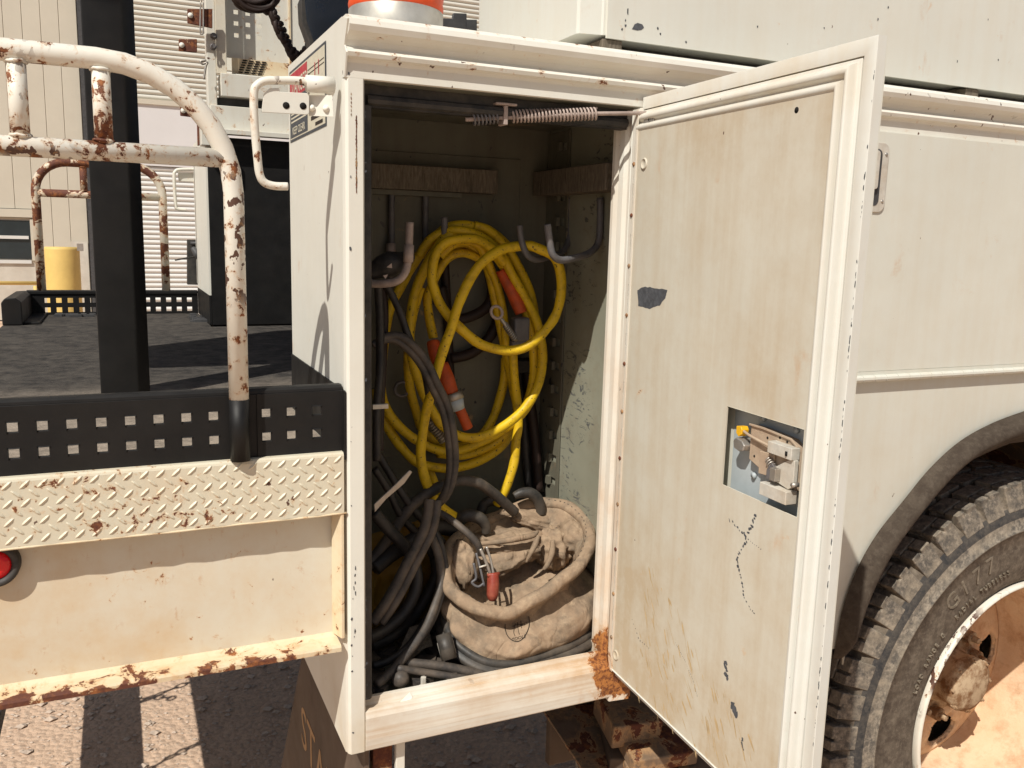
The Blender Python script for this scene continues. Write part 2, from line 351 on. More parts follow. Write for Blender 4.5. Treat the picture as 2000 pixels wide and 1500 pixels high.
def tube_geo(pts, r, res=10, sm=True, sub=6, caps=True, closed=False):
    rr = r if isinstance(r, (list, tuple)) else None
    P = catmull(pts, sub, closed) if sm else [Vector(p) for p in pts]
    n = len(P); V = []; F = []
    up = None
    for i, p in enumerate(P):
        if closed: t = (P[(i + 1) % n] - P[i - 1])
        else: t = (P[min(i + 1, n - 1)] - P[max(i - 1, 0)])
        t = t.normalized() if t.length > 1e-9 else Vector((0, 0, 1))
        if up is None:
            up = t.orthogonal().normalized()
        up = (up - t * up.dot(t)); up = up.normalized() if up.length > 1e-6 else t.orthogonal().normalized()
        bn = t.cross(up)
        if rr:
            f = i / max(n - 1, 1) * (len(rr) - 1); k = min(int(f), len(rr) - 2); rad = rr[k] * (1 - (f - k)) + rr[k + 1] * (f - k)
        else: rad = r
        for j in range(res):
            a = 2 * math.pi * j / res; V.append(p + up * math.cos(a) * rad + bn * math.sin(a) * rad)
    m = n if closed else n - 1
    for i in range(m):
        for j in range(res):
            a = i * res + j; b = i * res + (j + 1) % res; c = ((i + 1) % n) * res + (j + 1) % res; d = ((i + 1) % n) * res + j
            F.append((a, b, c, d))
    if caps and not closed:
        F.append(tuple(reversed(range(res)))); F.append(tuple((n - 1) * res + j for j in range(res)))
    return V, F
def tube(name, pts, r, mat, parent=None, res=10, sm=True, sub=6, closed=False, **k):
    V, F = tube_geo(pts, r, res, sm, sub, True, closed); return mk(name, V, F, mat, parent, smooth=True, **k)
def box(name, a, b, mat, parent=None, bevel=.0015, T=None, **k):
    m = MB(); m.box(a, b, T); return m.mk(name, mat, parent, bevel=bevel, **k)
def prism(name, prof, axis, a0, a1, mat, parent=None, bevel=0, **k):
    """closed 2D profile extruded along an axis ('x': prof is (y,z); 'y': (x,z); 'z': (x,y))"""
    n = len(prof)
    def p3(p, a): return {'x': (a, p[0], p[1]), 'y': (p[0], a, p[1]), 'z': (p[0], p[1], a)}[axis]
    V = [p3(p, a0) for p in prof] + [p3(p, a1) for p in prof]
    F = [tuple(range(n)), tuple(reversed(range(n, 2 * n)))] + [(i, n + i, n + (i + 1) % n, (i + 1) % n) for i in range(n)]
    o = mk(name, V, F, mat, parent, bevel=bevel, **k)
    import bmesh
    bm = bmesh.new(); bm.from_mesh(o.data); bmesh.ops.recalc_face_normals(bm, faces=bm.faces); bm.to_mesh(o.data); bm.free()
    return o
def plate(us, vs_, holes, T, th):
    """plate in (u,v,depth) with rectangular holes; T maps to world"""
    U = sorted(set([us[0], us[1]] + [h[0] for h in holes] + [h[1] for h in holes])); W = sorted(set([vs_[0], vs_[1]] + [h[2] for h in holes] + [h[3] for h in holes]))
    nu, nv = len(U), len(W); solid = {}
    for i in range(nu - 1):
        for j in range(nv - 1):
            cu, cv = (U[i] + U[i + 1]) / 2, (W[j] + W[j + 1]) / 2
            solid[i, j] = not any(h[0] < cu < h[1] and h[2] < cv < h[3] for h in holes)
    V = [T((u, v, 0)) for v in W for u in U] + [T((u, v, th)) for v in W for u in U]; N = nu * nv; F = []
    id_ = lambda i, j, k: j * nu + i + k * N
    for (i, j), s_ in solid.items():
        if not s_: continue
        F.append((id_(i, j, 0), id_(i + 1, j, 0), id_(i + 1, j + 1, 0), id_(i, j + 1, 0)))
        F.append((id_(i, j, 1), id_(i, j + 1, 1), id_(i + 1, j + 1, 1), id_(i + 1, j, 1)))
        for (di, dj, a, b) in ((-1, 0, (i, j), (i, j + 1)), (1, 0, (i + 1, j), (i + 1, j + 1)), (0, -1, (i, j), (i + 1, j)), (0, 1, (i, j + 1), (i + 1, j + 1))):
            if not solid.get((i + di, j + dj), False):
                F.append((id_(*a, 0), id_(*b, 0), id_(*b, 1), id_(*a, 1)))
    return V, F
def lathe(prof, c, axis='y', n=64, a0=0, a1=2 * math.pi):
    """prof: (radius, offset along the axis)"""
    V = []; F = []; full = abs(a1 - a0 - 2 * math.pi) < 1e-6; m = n if full else n + 1
    for i in range(m):
        a = a0 + (a1 - a0) * i / n
        for r, o in prof:
            u, v = r * math.cos(a), r * math.sin(a)
            V.append({'y': (c[0] + u, c[1] + o, c[2] + v), 'z': (c[0] + u, c[1] + v, c[2] + o), 'x': (c[0] + o, c[1] + u, c[2] + v)}[axis])
    k = len(prof)
    for i in range(n):
        for j in range(k - 1):
            a, b = i * k + j, ((i + 1) % m) * k + j
            F.append((a, a + 1, b + 1, b))
    return V, F
def txt(name, body, size, mat, parent, origin, u, v, extrude=.0003, align='CENTER', sx=1.0, project=None):
    """flat lettering as a mesh: u along the line, v up the letters"""
    cu = bpy.data.curves.new(name, 'FONT'); cu.body = body; cu.size = size; cu.align_x = align; cu.align_y = 'CENTER'; cu.extrude = extrude
    cu.resolution_u = 3
    ob = bpy.data.objects.new(name, cu); C.objects.link(ob)
    dg = bpy.context.evaluated_depsgraph_get(); me = bpy.data.meshes.new_from_object(ob.evaluated_get(dg))
    bpy.data.objects.remove(ob)
    u = Vector(u).normalized(); v = Vector(v).normalized(); nn = u.cross(v)
    off = kids_offset(parent)
    for q in me.vertices:
        w_ = Vector(origin) + u * q.co.x * sx + v * q.co.y + nn * q.co.z
        if project: w_ = project(w_)
        q.co = w_ - off
    me.materials.clear(); me.materials.append(M[mat])
    o = bpy.data.objects.new(name, me); C.objects.link(o); o.parent = parent; return o
def dupes(src, positions, parent=None):
    out = []
    for p in positions:
        c = src.copy(); C.objects.link(c); c.parent = parent or src.parent; c.location = Vector(src.location) + Vector(p); out.append(c)
    return out
def empty(name, parent):
    o = bpy.data.objects.new(name, None); C.objects.link(o); o.parent = parent; return o
def rrect(cx_, cz_, w_, h_, r_, n=5):
    out = []
    for (sx, sz, a0) in ((1, 1, 0), (-1, 1, 90), (-1, -1, 180), (1, -1, 270)):
        for i in range(n + 1):
            a = R(a0 + 90 * i / n); out.append((cx_ + sx * (w_ - r_) + r_ * math.cos(a), cz_ + sz * (h_ - r_) + r_ * math.sin(a)))
    return out
def offs(pts, d): return [tuple(Vector(p) + Vector(d)) for p in pts]

# ================================================================== SETTING
g_ = mk('ground', [(-250, -250, 0), (250, -250, 0), (250, 250, 0), (-250, 250, 0)], [(0, 1, 2, 3)], 'ground', kind='structure')
# loose stones on the dirt in view below the truck
m = MB(); rs = np.random.RandomState(3)
for i in range(5200):
    x = rs.uniform(-1.3, 1.2); y = rs.uniform(.55, 3.2); s_ = .0022 + .012 * rs.rand() ** 5 + .003 * rs.rand()
    V = []
    for (a, b, c) in ((1, 0, 0), (-1, 0, 0), (0, 1, 0), (0, -1, 0), (0, 0, 1), (0, 0, -1), (.6, .6, .45), (-.6, .55, .5), (.55, -.6, .5), (-.6, -.6, .4)):
        k = s_ * rs.uniform(.75, 1.2); V.append((x + a * k * 1.25, y + b * k, s_ * .25 + c * k * .65))
    m.add(V, [(0, 6, 4), (6, 2, 4), (2, 7, 4), (7, 1, 4), (1, 9, 4), (9, 3, 4), (3, 8, 4), (8, 0, 4), (0, 2, 6), (2, 1, 7), (1, 3, 9), (3, 0, 8), (0, 5, 2), (2, 5, 1), (1, 5, 3), (3, 5, 0)])
pe = m.mk('loose_gravel', 'stone', kind='stuff', label='loose gravel lying on the dirt below the truck')
pe['category'] = 'gravel'

# ================================================================== WAREHOUSE BEHIND
BY = 15.0
bld = thing('warehouse', (1.0, BY, 0), 'beige metal warehouse with ribbed cladding and a white roll-up door behind the truck', 'building')
box('wall_core', (-9, BY + .12, 0), (14, BY + .5, 8.5), 'darkgrey', bld, bevel=0)
# vertical siding strips
W_ = .257
strips = []
for i in range(28):
    x1 = -.667 - i * W_; x0 = x1 - W_ + .004
    zb = 1.80 if x0 < -1.40 else 0.08
    if i < 3 or True:
        prof = [(x0, BY + .0), (x0 + .006, BY - .008), (x1 - .006, BY - .008), (x1, BY + .0), (x1, BY + .05), (x0, BY + .05)]
        zb = 1.80 if x0 < -1.45 and x0 > -3.2 else .08
        prism('siding_panel', prof, 'z', zb, 8.0, 'siding', bld)
box('siding_backing', (-9, BY + .05, 1.8), (-.66, BY + .11, 8), 'siding', bld, bevel=0)
box('base_wall', (-9, BY - .05, 0), (-3.3, BY + .05, .08), 'concrete', bld, bevel=0)
# doorway with window
box('door_header', (-3.2, BY - .06, 1.66), (-1.43, BY + .04, 1.79), 'siding', bld, bevel=.005)
dr = box('warehouse_door', (-3.1, BY, .02), (-1.45, BY + .04, 1.655), 'wall', bld, bevel=0)
gl = box('window_glass', (-2.9, BY - .02, 1.0), (-1.47, BY - .005, 1.61), 'glassd', dr, bevel=0)
box('window_bar', (-2.9, BY - .05, 1.32), (-1.53, BY - .021, 1.37), 'slat', dr, bevel=0)
box('window_frame', (-1.50, BY - .04, .98), (-1.44, BY - .001, 1.64), 'siding', dr, bevel=0)
box('door_base_rail', (-2.9, BY - .03, .93), (-1.51, BY - .006, .985), 'slat', dr, bevel=0)
# dark track
box('door_track', (-.655, BY - .12, 0), (-.53, BY + .05, 8), 'darkgrey', bld, bevel=0)
box('track_post', (-.93, BY - .03, .02), (-.68, BY - .021, 1.3), 'wall', bld, bevel=0)
# cladding slats: wave profile, one object each, shared mesh
def slat_mesh(pitch, x0, x1):
    pr = [(0.0, 0.0), (-.010, pitch * .18), (-.016, pitch * .40), (-.014, pitch * .62), (-.004, pitch * .86), (0.004, pitch * .98)]
    V = [(x0, y, z) for y, z in pr] + [(x1, y, z) for y, z in pr]; n = len(pr)
    return V, [(i, n + i, n + i + 1, i + 1) for i in range(n - 1)]
def slats(name, mat, z0, n, pitch):
    V, F = slat_mesh(pitch, -.52, 9.0)
    s0 = mk(name, [(x, BY + y * 1.6, z0 + z) for x, y, z in V], F, mat, bld, smooth=True)
    dupes(s0, [(0, 0, pitch * (i + 1)) for i in range(n - 1)])
slats('roll_door_slat', 'slat', .06, 31, .081)
box('door_header_panel', (-.52, BY - .05, 2.575), (9, BY + .05, 3.56), 'header', bld, bevel=0)
box('header_trim', (-.52, BY - .08, 3.561), (9, BY + .05, 3.64), 'siding', bld, bevel=0)
slats('cladding_rib', 'slatb', 3.645, 50, .082)
box('door_backing', (-.53, BY + .02, 0), (9, BY + .1, 8), 'darkgrey', bld, bevel=0)

# yellow barrel-shaped bollard and bar
bol = thing('yellow_bollard', (-.87, 11, 0), 'squat yellow plastic bollard sleeve in front of the beige siding', 'bollard')
V, F = lathe([(0, 0), (.196, 0), (.196, .01), (.196, .4), (.194, .8), (.196, 1.25), (.19, 1.283), (.0, 1.285)], (-.87, 11, 0), 'z', 40)
mk('sleeve', V, F, 'bumperyel', bol, smooth=True)
box('top_bracket', (-.70, 10.9, 1.24), (-.63, 11.0, 1.33), 'steel', bol)
bar = thing('yellow_guard_rail', (-1.9, 14.2, 0), 'thin yellow horizontal pipe rail in front of the warehouse door', 'rail')
tube('rail_pipe', [(-4, 14.2, .66), (-1.38, 14.2, .66)], .03, 'bumperyel', bar, sm=False)
tube('rail_post', [(-1.42, 14.2, 0), (-1.42, 14.2, .62)], .03, 'bumperyel', bar, sm=False)
tube('rail_post', [(-3.5, 14.2, 0), (-3.5, 14.2, .62)], .03, 'bumperyel', bar, sm=False)

# ================================================================== TRUCK
truck = thing('utility_truck', (0, 0, 0), 'white utility service truck with an open side compartment and black tail deck', 'truck')
TOP = 1.795
# ---- storage box (rear-most compartment) -------------------------------------------------
sb = empty('storage_box', truck)
# outer left side panel with bevelled corner
mk('side_panel', [(0, .012, .78), (0, .39, .78), (0, .39, TOP), (0, .012, TOP), (.006, .012, .786), (.006, .39, .786), (.006, .39, TOP - .005), (.006, .012, TOP - .005)],
   [(0, 3, 2, 1), (4, 5, 6, 7), (0, 1, 5, 4), (1, 2, 6, 5), (2, 3, 7, 6), (3, 0, 4, 7)], 'body', sb)
# front left post: rounded outer corner, folded inner edge
prism('front_post', [(0, .0121), (.0015, .004), (.005, .0), (.024, .0), (.026, .002), (.026, .03), (.023, .03), (.020, .006), (.006, .010), (.003, .0121)], 'z', .782, 1.7203, 'body', sb)
# black band painted on the side above the deck
box('black_band', (-.0022, .002, 1.221), (-.0002, .3895, 1.316), 'black', sb, bevel=0)
# header with drip rail and bead, runs on along the whole body
prof = [(.40, TOP), (.0, TOP + .001), (-.010, TOP - .001), (-.018, TOP - .007), (-.020, TOP - .014), (-.017, TOP - .021), (-.008, TOP - .025), (-.002, TOP - .029), (.001, TOP - .036),
        (-.001, TOP - .040), (-.008, TOP - .041), (-.011, TOP - .045), (-.009, TOP - .050), (-.002, TOP - .052), (.0, TOP - .056), (0, 1.7205), (.004, 1.7195), (.004, TOP - .045), (.40, TOP - .008)]
prism('roof_rail', prof, 'x', .0021, 3.6, 'railp', sb)
mk('rail_end_cap', [(.0, -.0, TOP - .036), (.0, -.018, TOP - .008), (.0, .012, TOP), (.0, .012, 1.7205), (.0, -.0, 1.7205), (.0, -.010, TOP - .046)] +
   [(.002, -.0, TOP - .036), (.002, -.018, TOP - .008), (.002, .012, TOP), (.002, .012, 1.7205), (.002, -.0, 1.7205), (.002, -.010, TOP - .046)],
   [(0, 1, 2, 3, 4, 5), (11, 10, 9, 8, 7, 6), (0, 6, 7, 1), (1, 7, 8, 2), (2, 8, 9, 3), (3, 9, 10, 4), (4, 10, 11, 5), (5, 11, 6, 0)], 'body', sb)
# header lower fold + rubber seal
box('header_return', (.0262, .0041, 1.7185), (.4395, .04, 1.7215), 'interior', sb, bevel=0)
mk('door_seal', [], [], 'rubber', sb) if False else None
mseal = MB()
mseal.box((.0262, .028, 1.690), (.436, .044, 1.7183)); mseal.box((.0262, .012, .856), (.036, .040, 1.6898))
mseal.tube([(.034, .018, .856), (.034, .018, 1.6895)], .006, 8, False); mseal.tube([(.036, .026, 1.699), (.434, .026, 1.699)], .007, 8, False)
mseal.mk('door_seal', 'rubber', sb, smooth=False)
# sill
prism('sill', [(-.0005, .784), (-.0025, .80), (-.0025, .834), (.001, .842), (.008, .8445), (.012, .841), (.022, .841), (.026, .8515), (.032, .8515), (.034, .842), (.034, .78), (.004, .78)], 'x', .0261, .452, 'sill', sb)
mk('sill_corner', [(.0262, 0, .78), (.0262, .002, .85)], [], 'sill', sb) if False else None
# right jamb, folded
jp = [(.452, -.006), (.444, -.004), (.440, .002), (.4365, .010), (.4405, .017), (.4405, .026), (.436, .032), (.4345, .042), (.438, .048), (.4345, .056), (.4345, .063), (.442, .066), (.485, .066), (.485, .072), (.452, .072), (.452, .0)]
prism('hinge_jamb', jp, 'z', .8525, 1.7190, 'jamb', sb)
prism('jamb_foot', [(.435, .0), (.47, -.004), (.478, .004), (.478, .07), (.435, .07)], 'z', .775, .8524, 'sill', sb)
# interior
inn = 'interior'
box('left_wall', (.0065, .012, .83), (.012, .385, 1.74), inn, sb, bevel=0)
box('back_wall', (.0125, .383, .83), (.492, .3895, 1.74), inn, sb, bevel=0)
box('ceiling_panel', (.0125, .041, 1.7255), (.484, .3825, 1.733), inn, sb, bevel=0)
box('floor_pan', (.0125, .0345, .828), (.484, .3825, .836), inn, sb, bevel=0)
box('right_wall', (.4855, .0725, .83), (.4915, .3825, 1.74), 'scuffed', sb, bevel=0)
# access panel outline on the back wall
mb = MB(); a = (0.4236,0.3825,1.6698); b = (0.1477,0.3825,1.6673)
mb.box((.02, .3795, 1.12), (a[0], .3829, a[2])); mb.mk('access_panel', inn, sb, bevel=.001)
mb = MB()
for z in (1.335, 1.18, 1.09): mb.box((.02, .3815, z), (.478, .3828, z + .004))
mb.mk('back_wall_seam', inn, sb)
# slotted corner strip on the right wall
holes = [(.305, .325, z, z + .014) for z in np.arange(.92, 1.7, .045)]
V, F = plate((.296, .3815), (.84, 1.72), holes, lambda p: (.4850 - .0045 + (0 if p[2] == 0 else .003), p[0], p[1]), .003)
mk('slotted_strip', V, F, inn, sb)
mb = MB()
for z in np.arange(.92, 1.7, .045): mb.box((.4735, .322, z - .001), (.4803, .334, z + .015))
mb.mk('strip_louvre', inn, sb, kind='stuff')
# wooden hanger blocks
wb1 = box('wooden_block', (.018, .343, 1.603), (.363, .3793, 1.645), 'wood', sb, bevel=.002)
wb2 = box('wooden_block', (.445, .10, 1.604), (.4852, .370, 1.648), 'wood', sb, bevel=.002)
box('block_ledge', (.02, .36, 1.594), (.30, .3794, 1.6025), 'interior', sb, bevel=0)
# hooks
r_ = .0058
tube('hanging_hook', [(.235, .372, 1.60), (.235, .372, 1.54), (.235, .365, 1.515), (.237, .34, 1.503), (.239, .31, 1.503), (.240, .292, 1.512), (.240, .286, 1.53), (.240, .286, 1.557)], .0058, 'hookdark', sb)
HK = [(0.1719,0.37,1.599),(0.172,0.37,1.5417),(0.1693,0.36,1.4883),(0.1616,0.34,1.4489)]
tube('hanging_hook', HK, .0058, 'hookdark', sb)
tube('hook_sleeve', [(0.1691,0.363,1.5096),(0.1665,0.357,1.4776)], .0085, 'hookpale', sb, sm=False)
tube('hanging_hook', [(0.0689,0.2,1.5843),(0.0686,0.2,1.4912),(0.0726,0.2,1.4637),(0.0851,0.195,1.4505),(0.1021,0.18,1.4498),(0.1213,0.17,1.4544),(0.1328,0.165,1.4681),(0.1377,0.165,1.487),(0.1391,0.165,1.5167),(0.1398,0.165,1.5447)], .0062, 'hookpale', sb)
tube('hook_sleeve', [(0.1374,0.164,1.4839),(0.1388,0.164,1.5105)], .0078, 'hookpale', sb, sm=False)
tube('hanging_hook', [(0.4866,0.3,1.6006),(0.4893,0.3,1.5602),(0.486,0.295,1.5249),(0.4653,0.28,1.5026),(0.4346,0.26,1.4953),(0.3942,0.235,1.4892),(0.3692,0.22,1.4954),(0.3568,0.215,1.5108),(0.3503,0.215,1.5337),(0.349,0.215,1.5464)], .0056, 'hookdark', sb)
tube('hanging_hook', [(0.4763,0.17,1.5961),(0.4786,0.17,1.5502),(0.4732,0.165,1.52),(0.4477,0.15,1.5028),(0.4081,0.13,1.4952),(0.3795,0.12,1.4918),(0.3628,0.115,1.4998),(0.3566,0.115,1.5183),(0.351,0.115,1.5478)], .0060, 'hookdark', sb)

# ---- door spring holder -------------------------------------------------------------------
ds = empty('door_spring', truck)
A = Vector((0.1872,0.032,1.6864)); B = Vector((0.3701,0.004,1.7054)); E_ = Vector((0.4438,-0.014,1.7099)); K_ = Vector((0.2329,0.028,1.693))
tube('spring_rod', [A + (A - B) * .05, B, E_], .0030, 'hookpale', ds, sm=False)
def helix(a, b, turns, r):
    a = Vector(a); b = Vector(b); t = (b - a).normalized(); u = Vector((0, 0, 1)); u = (u - t * u.dot(t)).normalized(); v = t.cross(u); n = int(turns * 12)
    return [a.lerp(b, i / n) + (u * math.cos(i * math.pi / 6) + v * math.sin(i * math.pi / 6)) * r for i in range(n + 1)]
V, F = tube_geo(helix(K_ + (B - A).normalized() * .012, B, 24, .0082), .0016, 6, False); mk('coil_spring', V, F, 'hookpale', ds, smooth=True)
V, F = tube_geo(helix(A, K_ - (B - A).normalized() * .010, 6.5, .0082), .0016, 6, False); mk('coil_spring', V, F, 'hookdark', ds, smooth=True)
mb = MB(); k = K_; mb.box((k.x - .003, k.y - .010, k.z - .012), (k.x + .003, k.y + .012, k.z + .014)); mb.box((k.x - .016, k.y - .012, k.z + .0141), (k.x + .016, k.y + .014, k.z + .0175))
mb.mk('spring_bracket', 'hookpale', ds, bevel=.001)
e = E_
mb = MB(); mb.box((e.x - .004, e.y - .03, e.z - .007), (e.x + .004, e.y + .004, e.z - .004)); mb.box((.433, e.y - .034, e.z - .03), (.4362, e.y - .008, e.z - .0045))
mb.mk('door_bracket', 'steel', ds, bevel=.0007)
V, F = lathe([(0, -.006), (.004, -.006), (.004, .004), (0, .004)], (e.x, e.y, e.z - .008), 'z', 10); mk('pivot_bolt', V, F, 'hookpale', ds)

# ---- open door ------------------------------------------------------------------------------
door = empty('compartment_door', truck)
hx, hy = .4325, -.004
ud = Vector((-.035, -1, 0)).normalized(); nd_ = Vector((-1, .035, 0)).normalized()
def D(p):  # p = (w across, z, d towards the inside face)
    q = Vector((hx + .012, hy, 0)) + ud * p[0] + nd_ * (p[2] - .0); return (q.x, q.y, p[1])
DW = .453; DZ0, DZ1 = .822, 1.733
# outer skin
V, F = plate((0.0, DW), (DZ0, DZ1), [], lambda p: D((p[0], p[1], -.0105 if p[2] == 0 else -.0090)), .002)
mk('outer_skin', V, F, 'side', door)
# hem flanges round the skin
steps = [(0, 0, 0, 0, -.0089), (0, 0, 0, 0, .0020), (.0015, .0015, .0015, .0015, .0028), (.004, .017, .017, .006, .0022), (.004, .0173, .0173, .006, -.0022), (.005, .0195, .0185, .008, -.0022), (.005, .0197, .0187, .008, .0012)]
KEY = [(.0205, .0195, .0018), (.026, .0225, .0035), (.0285, .0245, .0085), (.031, .027, .0118), (.0345, .030, .0130), (.038, .033, .0122), (.0405, .035, .0090), (.0425, .0365, .0070), (.0445, .038, .0078), (.0465, .040, .0118), (.0490, .042, .0142), (.052, .0445, .0150), (.055, .047, .0142), (.0575, .049, .0125)]
for q_ in catmull([Vector(k_) for k_ in KEY], 3): steps.append((.005, .0205 + (q_[0] - .0205) * .66, q_[1], .008 + q_[1] * .2, q_[2]))
V = []; F = []
for (l, r, t, b, d) in steps:
    V += [D((l, DZ0 + b, d)), D((DW - r, DZ0 + b, d)), D((DW - r, DZ1 - t, d)), D((l, DZ1 - t, d))]
for i in range(len(steps) - 1):
    for j in range(4): F.append((i * 4 + j, i * 4 + (j + 1) % 4, i * 4 + 4 + (j + 1) % 4, i * 4 + 4 + j))
df = mk('door_frame', V, F, 'doorf', door, smooth=True); df.data.set_sharp_from_angle(angle=R(38))
l, r, t, b, d = steps[-1]
LW0, LW1, LZ0, LZ1 = .264, DW - .0475, 1.220, 1.322
V, F = plate((l, DW - r), (DZ0 + b, DZ1 - t), [(LW0, LW1, LZ0, LZ1)], lambda p: D((p[0], p[1], .0115 if p[2] == 0 else .0127)), .001)
pan = mk('inner_panel', V, F, 'doorp', door, bevel=.0004)
# latch pocket
V, F = plate((LW0 - .01, LW1 + .008), (LZ0 - .01, LZ1 + .01), [], lambda p: D((p[0], p[1], -.0088 if p[2] == 0 else -.0080)), .001)
mk('pocket_back', V, F, 'skin', door)
lat = 'door_latch'
def dbox(name, w0, w1, z0, z1, d0, d1, mat, bevel=.0008): return box(name, (w0, z0, d0), (w1, z1, d1), mat, door, bevel=bevel, T=D)
mbx = MB()
def dprism(name, pts, d0, d1, mat, bevel=.0008):
    n = len(pts); V = [D((w, z, d0)) for w, z in pts] + [D((w, z, d1)) for w, z in pts]
    return mk(name, V, [tuple(reversed(range(n))), tuple(range(n, 2 * n))] + [(i, (i + 1) % n, n + (i + 1) % n, n + i) for i in range(n)], mat, door, bevel=bevel)
dprism('latch_case', [(.302, 1.305), (.325, 1.3055), (.375, 1.303), (.386, 1.297), (.390, 1.288), (.390, 1.245), (.362, 1.243), (.302, 1.262)], -.0079, .0035, 'tanmetal')
dprism('latch_cover', [(.325, 1.278), (.352, 1.280), (.352, 1.252), (.325, 1.250)], .0036, .0065, 'tanmetal')
dbox('latch_bracket', .350, .392, 1.283, 1.297, .0036, .016, 'steelpale')
dprism('latch_bracket', [(.352, 1.262), (.386, 1.283), (.394, 1.283), (.394, 1.253), (.386, 1.247), (.352, 1.253)], .006, .012, 'steelpale')
dbox('latch_bracket', .346, .393, 1.231, 1.2465, .004, .020, 'steelpale')
for w_, z_ in ((.334, 1.296), (.347, 1.294), (.356, 1.301), (.369, 1.299), (.312, 1.268), (.341, 1.259)): tube('case_hole', [D((w_, z_, .0030)), D((w_, z_, .0038))], .0017, 'hole', door, sm=False, res=10)
tube('bracket_slot', [D((.384, 1.287, .0165)), D((.384, 1.292, .0165))], .0016, 'hole', door, sm=False)
dprism('latch_rim', [(.300, 1.307), (.326, 1.3075), (.377, 1.305), (.389, 1.298), (.389, 1.2955), (.376, 1.3025), (.325, 1.305), (.300, 1.3045)], .0036, .0060, 'tanmetal', .0005)
V, F = tube_geo(helix(D((.345, 1.272, .008)), D((.358, 1.262, .010)), 5, .0045), .0011, 6, False); mk('latch_spring', V, F, 'steel', door, smooth=True)
dprism('latch_pawl', [(.350, 1.250), (.362, 1.254), (.366, 1.266), (.358, 1.272), (.350, 1.262)], .012, .015, 'hookdark')
tube('latch_pin', [D((.398, 1.256, .008)), D((.398, 1.256, .017))], .0028, 'steel', door, sm=False)
dbox('latch_bolt', .362, .372, 1.253, 1.268, .012, .020, 'steel')
V, F = lathe([(0, -.004), (.0035, -.004), (.0035, .004), (0, .004)], (0, 0, 0), 'y', 12)
tube('latch_rod', [D((.288, 1.296, .006)), D((.305, 1.293, .008)), D((.330, 1.290, .0085)), D((.356, 1.288, .010))], .0018, 'tanmetal', door)
dprism('rod_clip', [(.281, 1.300), (.290, 1.301), (.293, 1.297), (.292, 1.291), (.286, 1.287), (.281, 1.291)], -.001, .010, 'yplastic', .001)
dprism('lock_cylinder', [(.279, 1.281), (.284, 1.286), (.296, 1.284), (.302, 1.279), (.300, 1.272), (.290, 1.270), (.281, 1.272)], -.007, .012, 'steel', .0015)
tube('latch_screw', [D((.302, 1.240, -.0078)), D((.302, 1.240, -.004))], .004, 'skin', door, sm=False)
tube('latch_screw', [D((.312, 1.315, -.0078)), D((.312, 1.315, -.004))], .004, 'skin', door, sm=False)
tube('latch_screw', [D((.372, 1.313, -.0078)), D((.372, 1.313, -.004))], .004, 'skin', door, sm=False)
# hinge leaf with slots and rivets
V, F = plate((-.006, .0088), (.835, 1.715), [(.0015, .0045, 1.590 - i * .0745, 1.609 - i * .0745) for i in range(10)], lambda p: D((p[0], p[1], .0128 if p[2] == 0 else .0142)), .001)
mk('hinge_leaf', V, F, 'jamb', door)
tube('hinge_pin', [D((-.0065, .83, .011)), D((-.0065, 1.715, .011))], .0035, 'jamb', door, sm=False, res=10)
rv = MB()
for i in range(11):
    z = 1.637 - i * .0745
    Vv, Ff = lathe([(0, .0022), (.002, .0020), (.0033, .0008), (.0035, 0)], (0, 0, 0), 'x', 10)
    rv.add([D((.003 + v[1], z + v[2], .0142 + v[0])) for v in Vv], Ff)
rv.mk('hinge_rivet', 'rustmetal', door, smooth=True, kind='stuff')
# plug buttons, screw hole
def dimple(w, z, r, mat='doorp'):
    Vv, Ff = lathe([(0, .0004), (r * .62, .0004), (r * .72, .0018), (r * .9, .0022), (r, .0)], (0, 0, 0), 'x', 28)
    mk('plug_button', [D((w + v[1], z + v[2], .0128 + v[0])) for v in Vv], Ff, mat, door, smooth=True)
dimple(.030, 1.636, .0085); dimple(.018, .868, .0085)
tube('screw_hole', [D((.352, 1.672, .0126)), D((.352, 1.672, .01285))], .0035, 'hole', door, sm=False, res=16)
tube('screw_hole', [D((.036, 1.697, .0126)), D((.036, 1.697, .01285))], .0018, 'hole', door, sm=False, res=12)
# scrapes on the inside face
def flake_poly(mb, c, rx, rz, n=9, jag=.3, rot=0.0, d=.01285):
    V = [D((c[0], c[1], d))]
    for i in range(n):
        a = 2 * math.pi * i / n; k = 1 + random.uniform(-jag, jag); x = rx * math.cos(a) * k; z = rz * math.sin(a) * k
        V.append(D((c[0] + x * math.cos(rot) - z * math.sin(rot), c[1] + x * math.sin(rot) + z * math.cos(rot), d)))
    mb.add(V, [(0, 1 + i, 1 + (i + 1) % n) for i in range(n)])
def wz(p):  # door-plane point (x,y,z world) -> (w,z)
    q = Vector((p[0] - hx - .012, p[1] - hy, 0)); return (q.dot(ud), p[2])
mb = MB()
sc = [wz(p) for p in [(0.435,-0.0322,1.4537),(0.435,-0.0483,1.4592),(0.435,-0.0791,1.4596),(0.435,-0.1137,1.4588),(0.435,-0.1098,1.4471),(0.435,-0.0957,1.4359),(0.435,-0.0688,1.4285),(0.435,-0.0372,1.4297)]]
pts = []
for i in range(len(sc)):
    a, b = sc[i], sc[(i + 1) % len(sc)]
    for k in range(5):
        t = k / 5; pts.append((a[0] * (1 - t) + b[0] * t + random.uniform(-.0007, .0007), a[1] * (1 - t) + b[1] * t + random.uniform(-.001, .0007)))
n = len(pts); mb.add([D((w_, z_, .0129)) for w_, z_ in pts], [tuple(reversed(range(n)))]); mb.mk('scrape_mark', 'chipdark', door)
mb = MB()
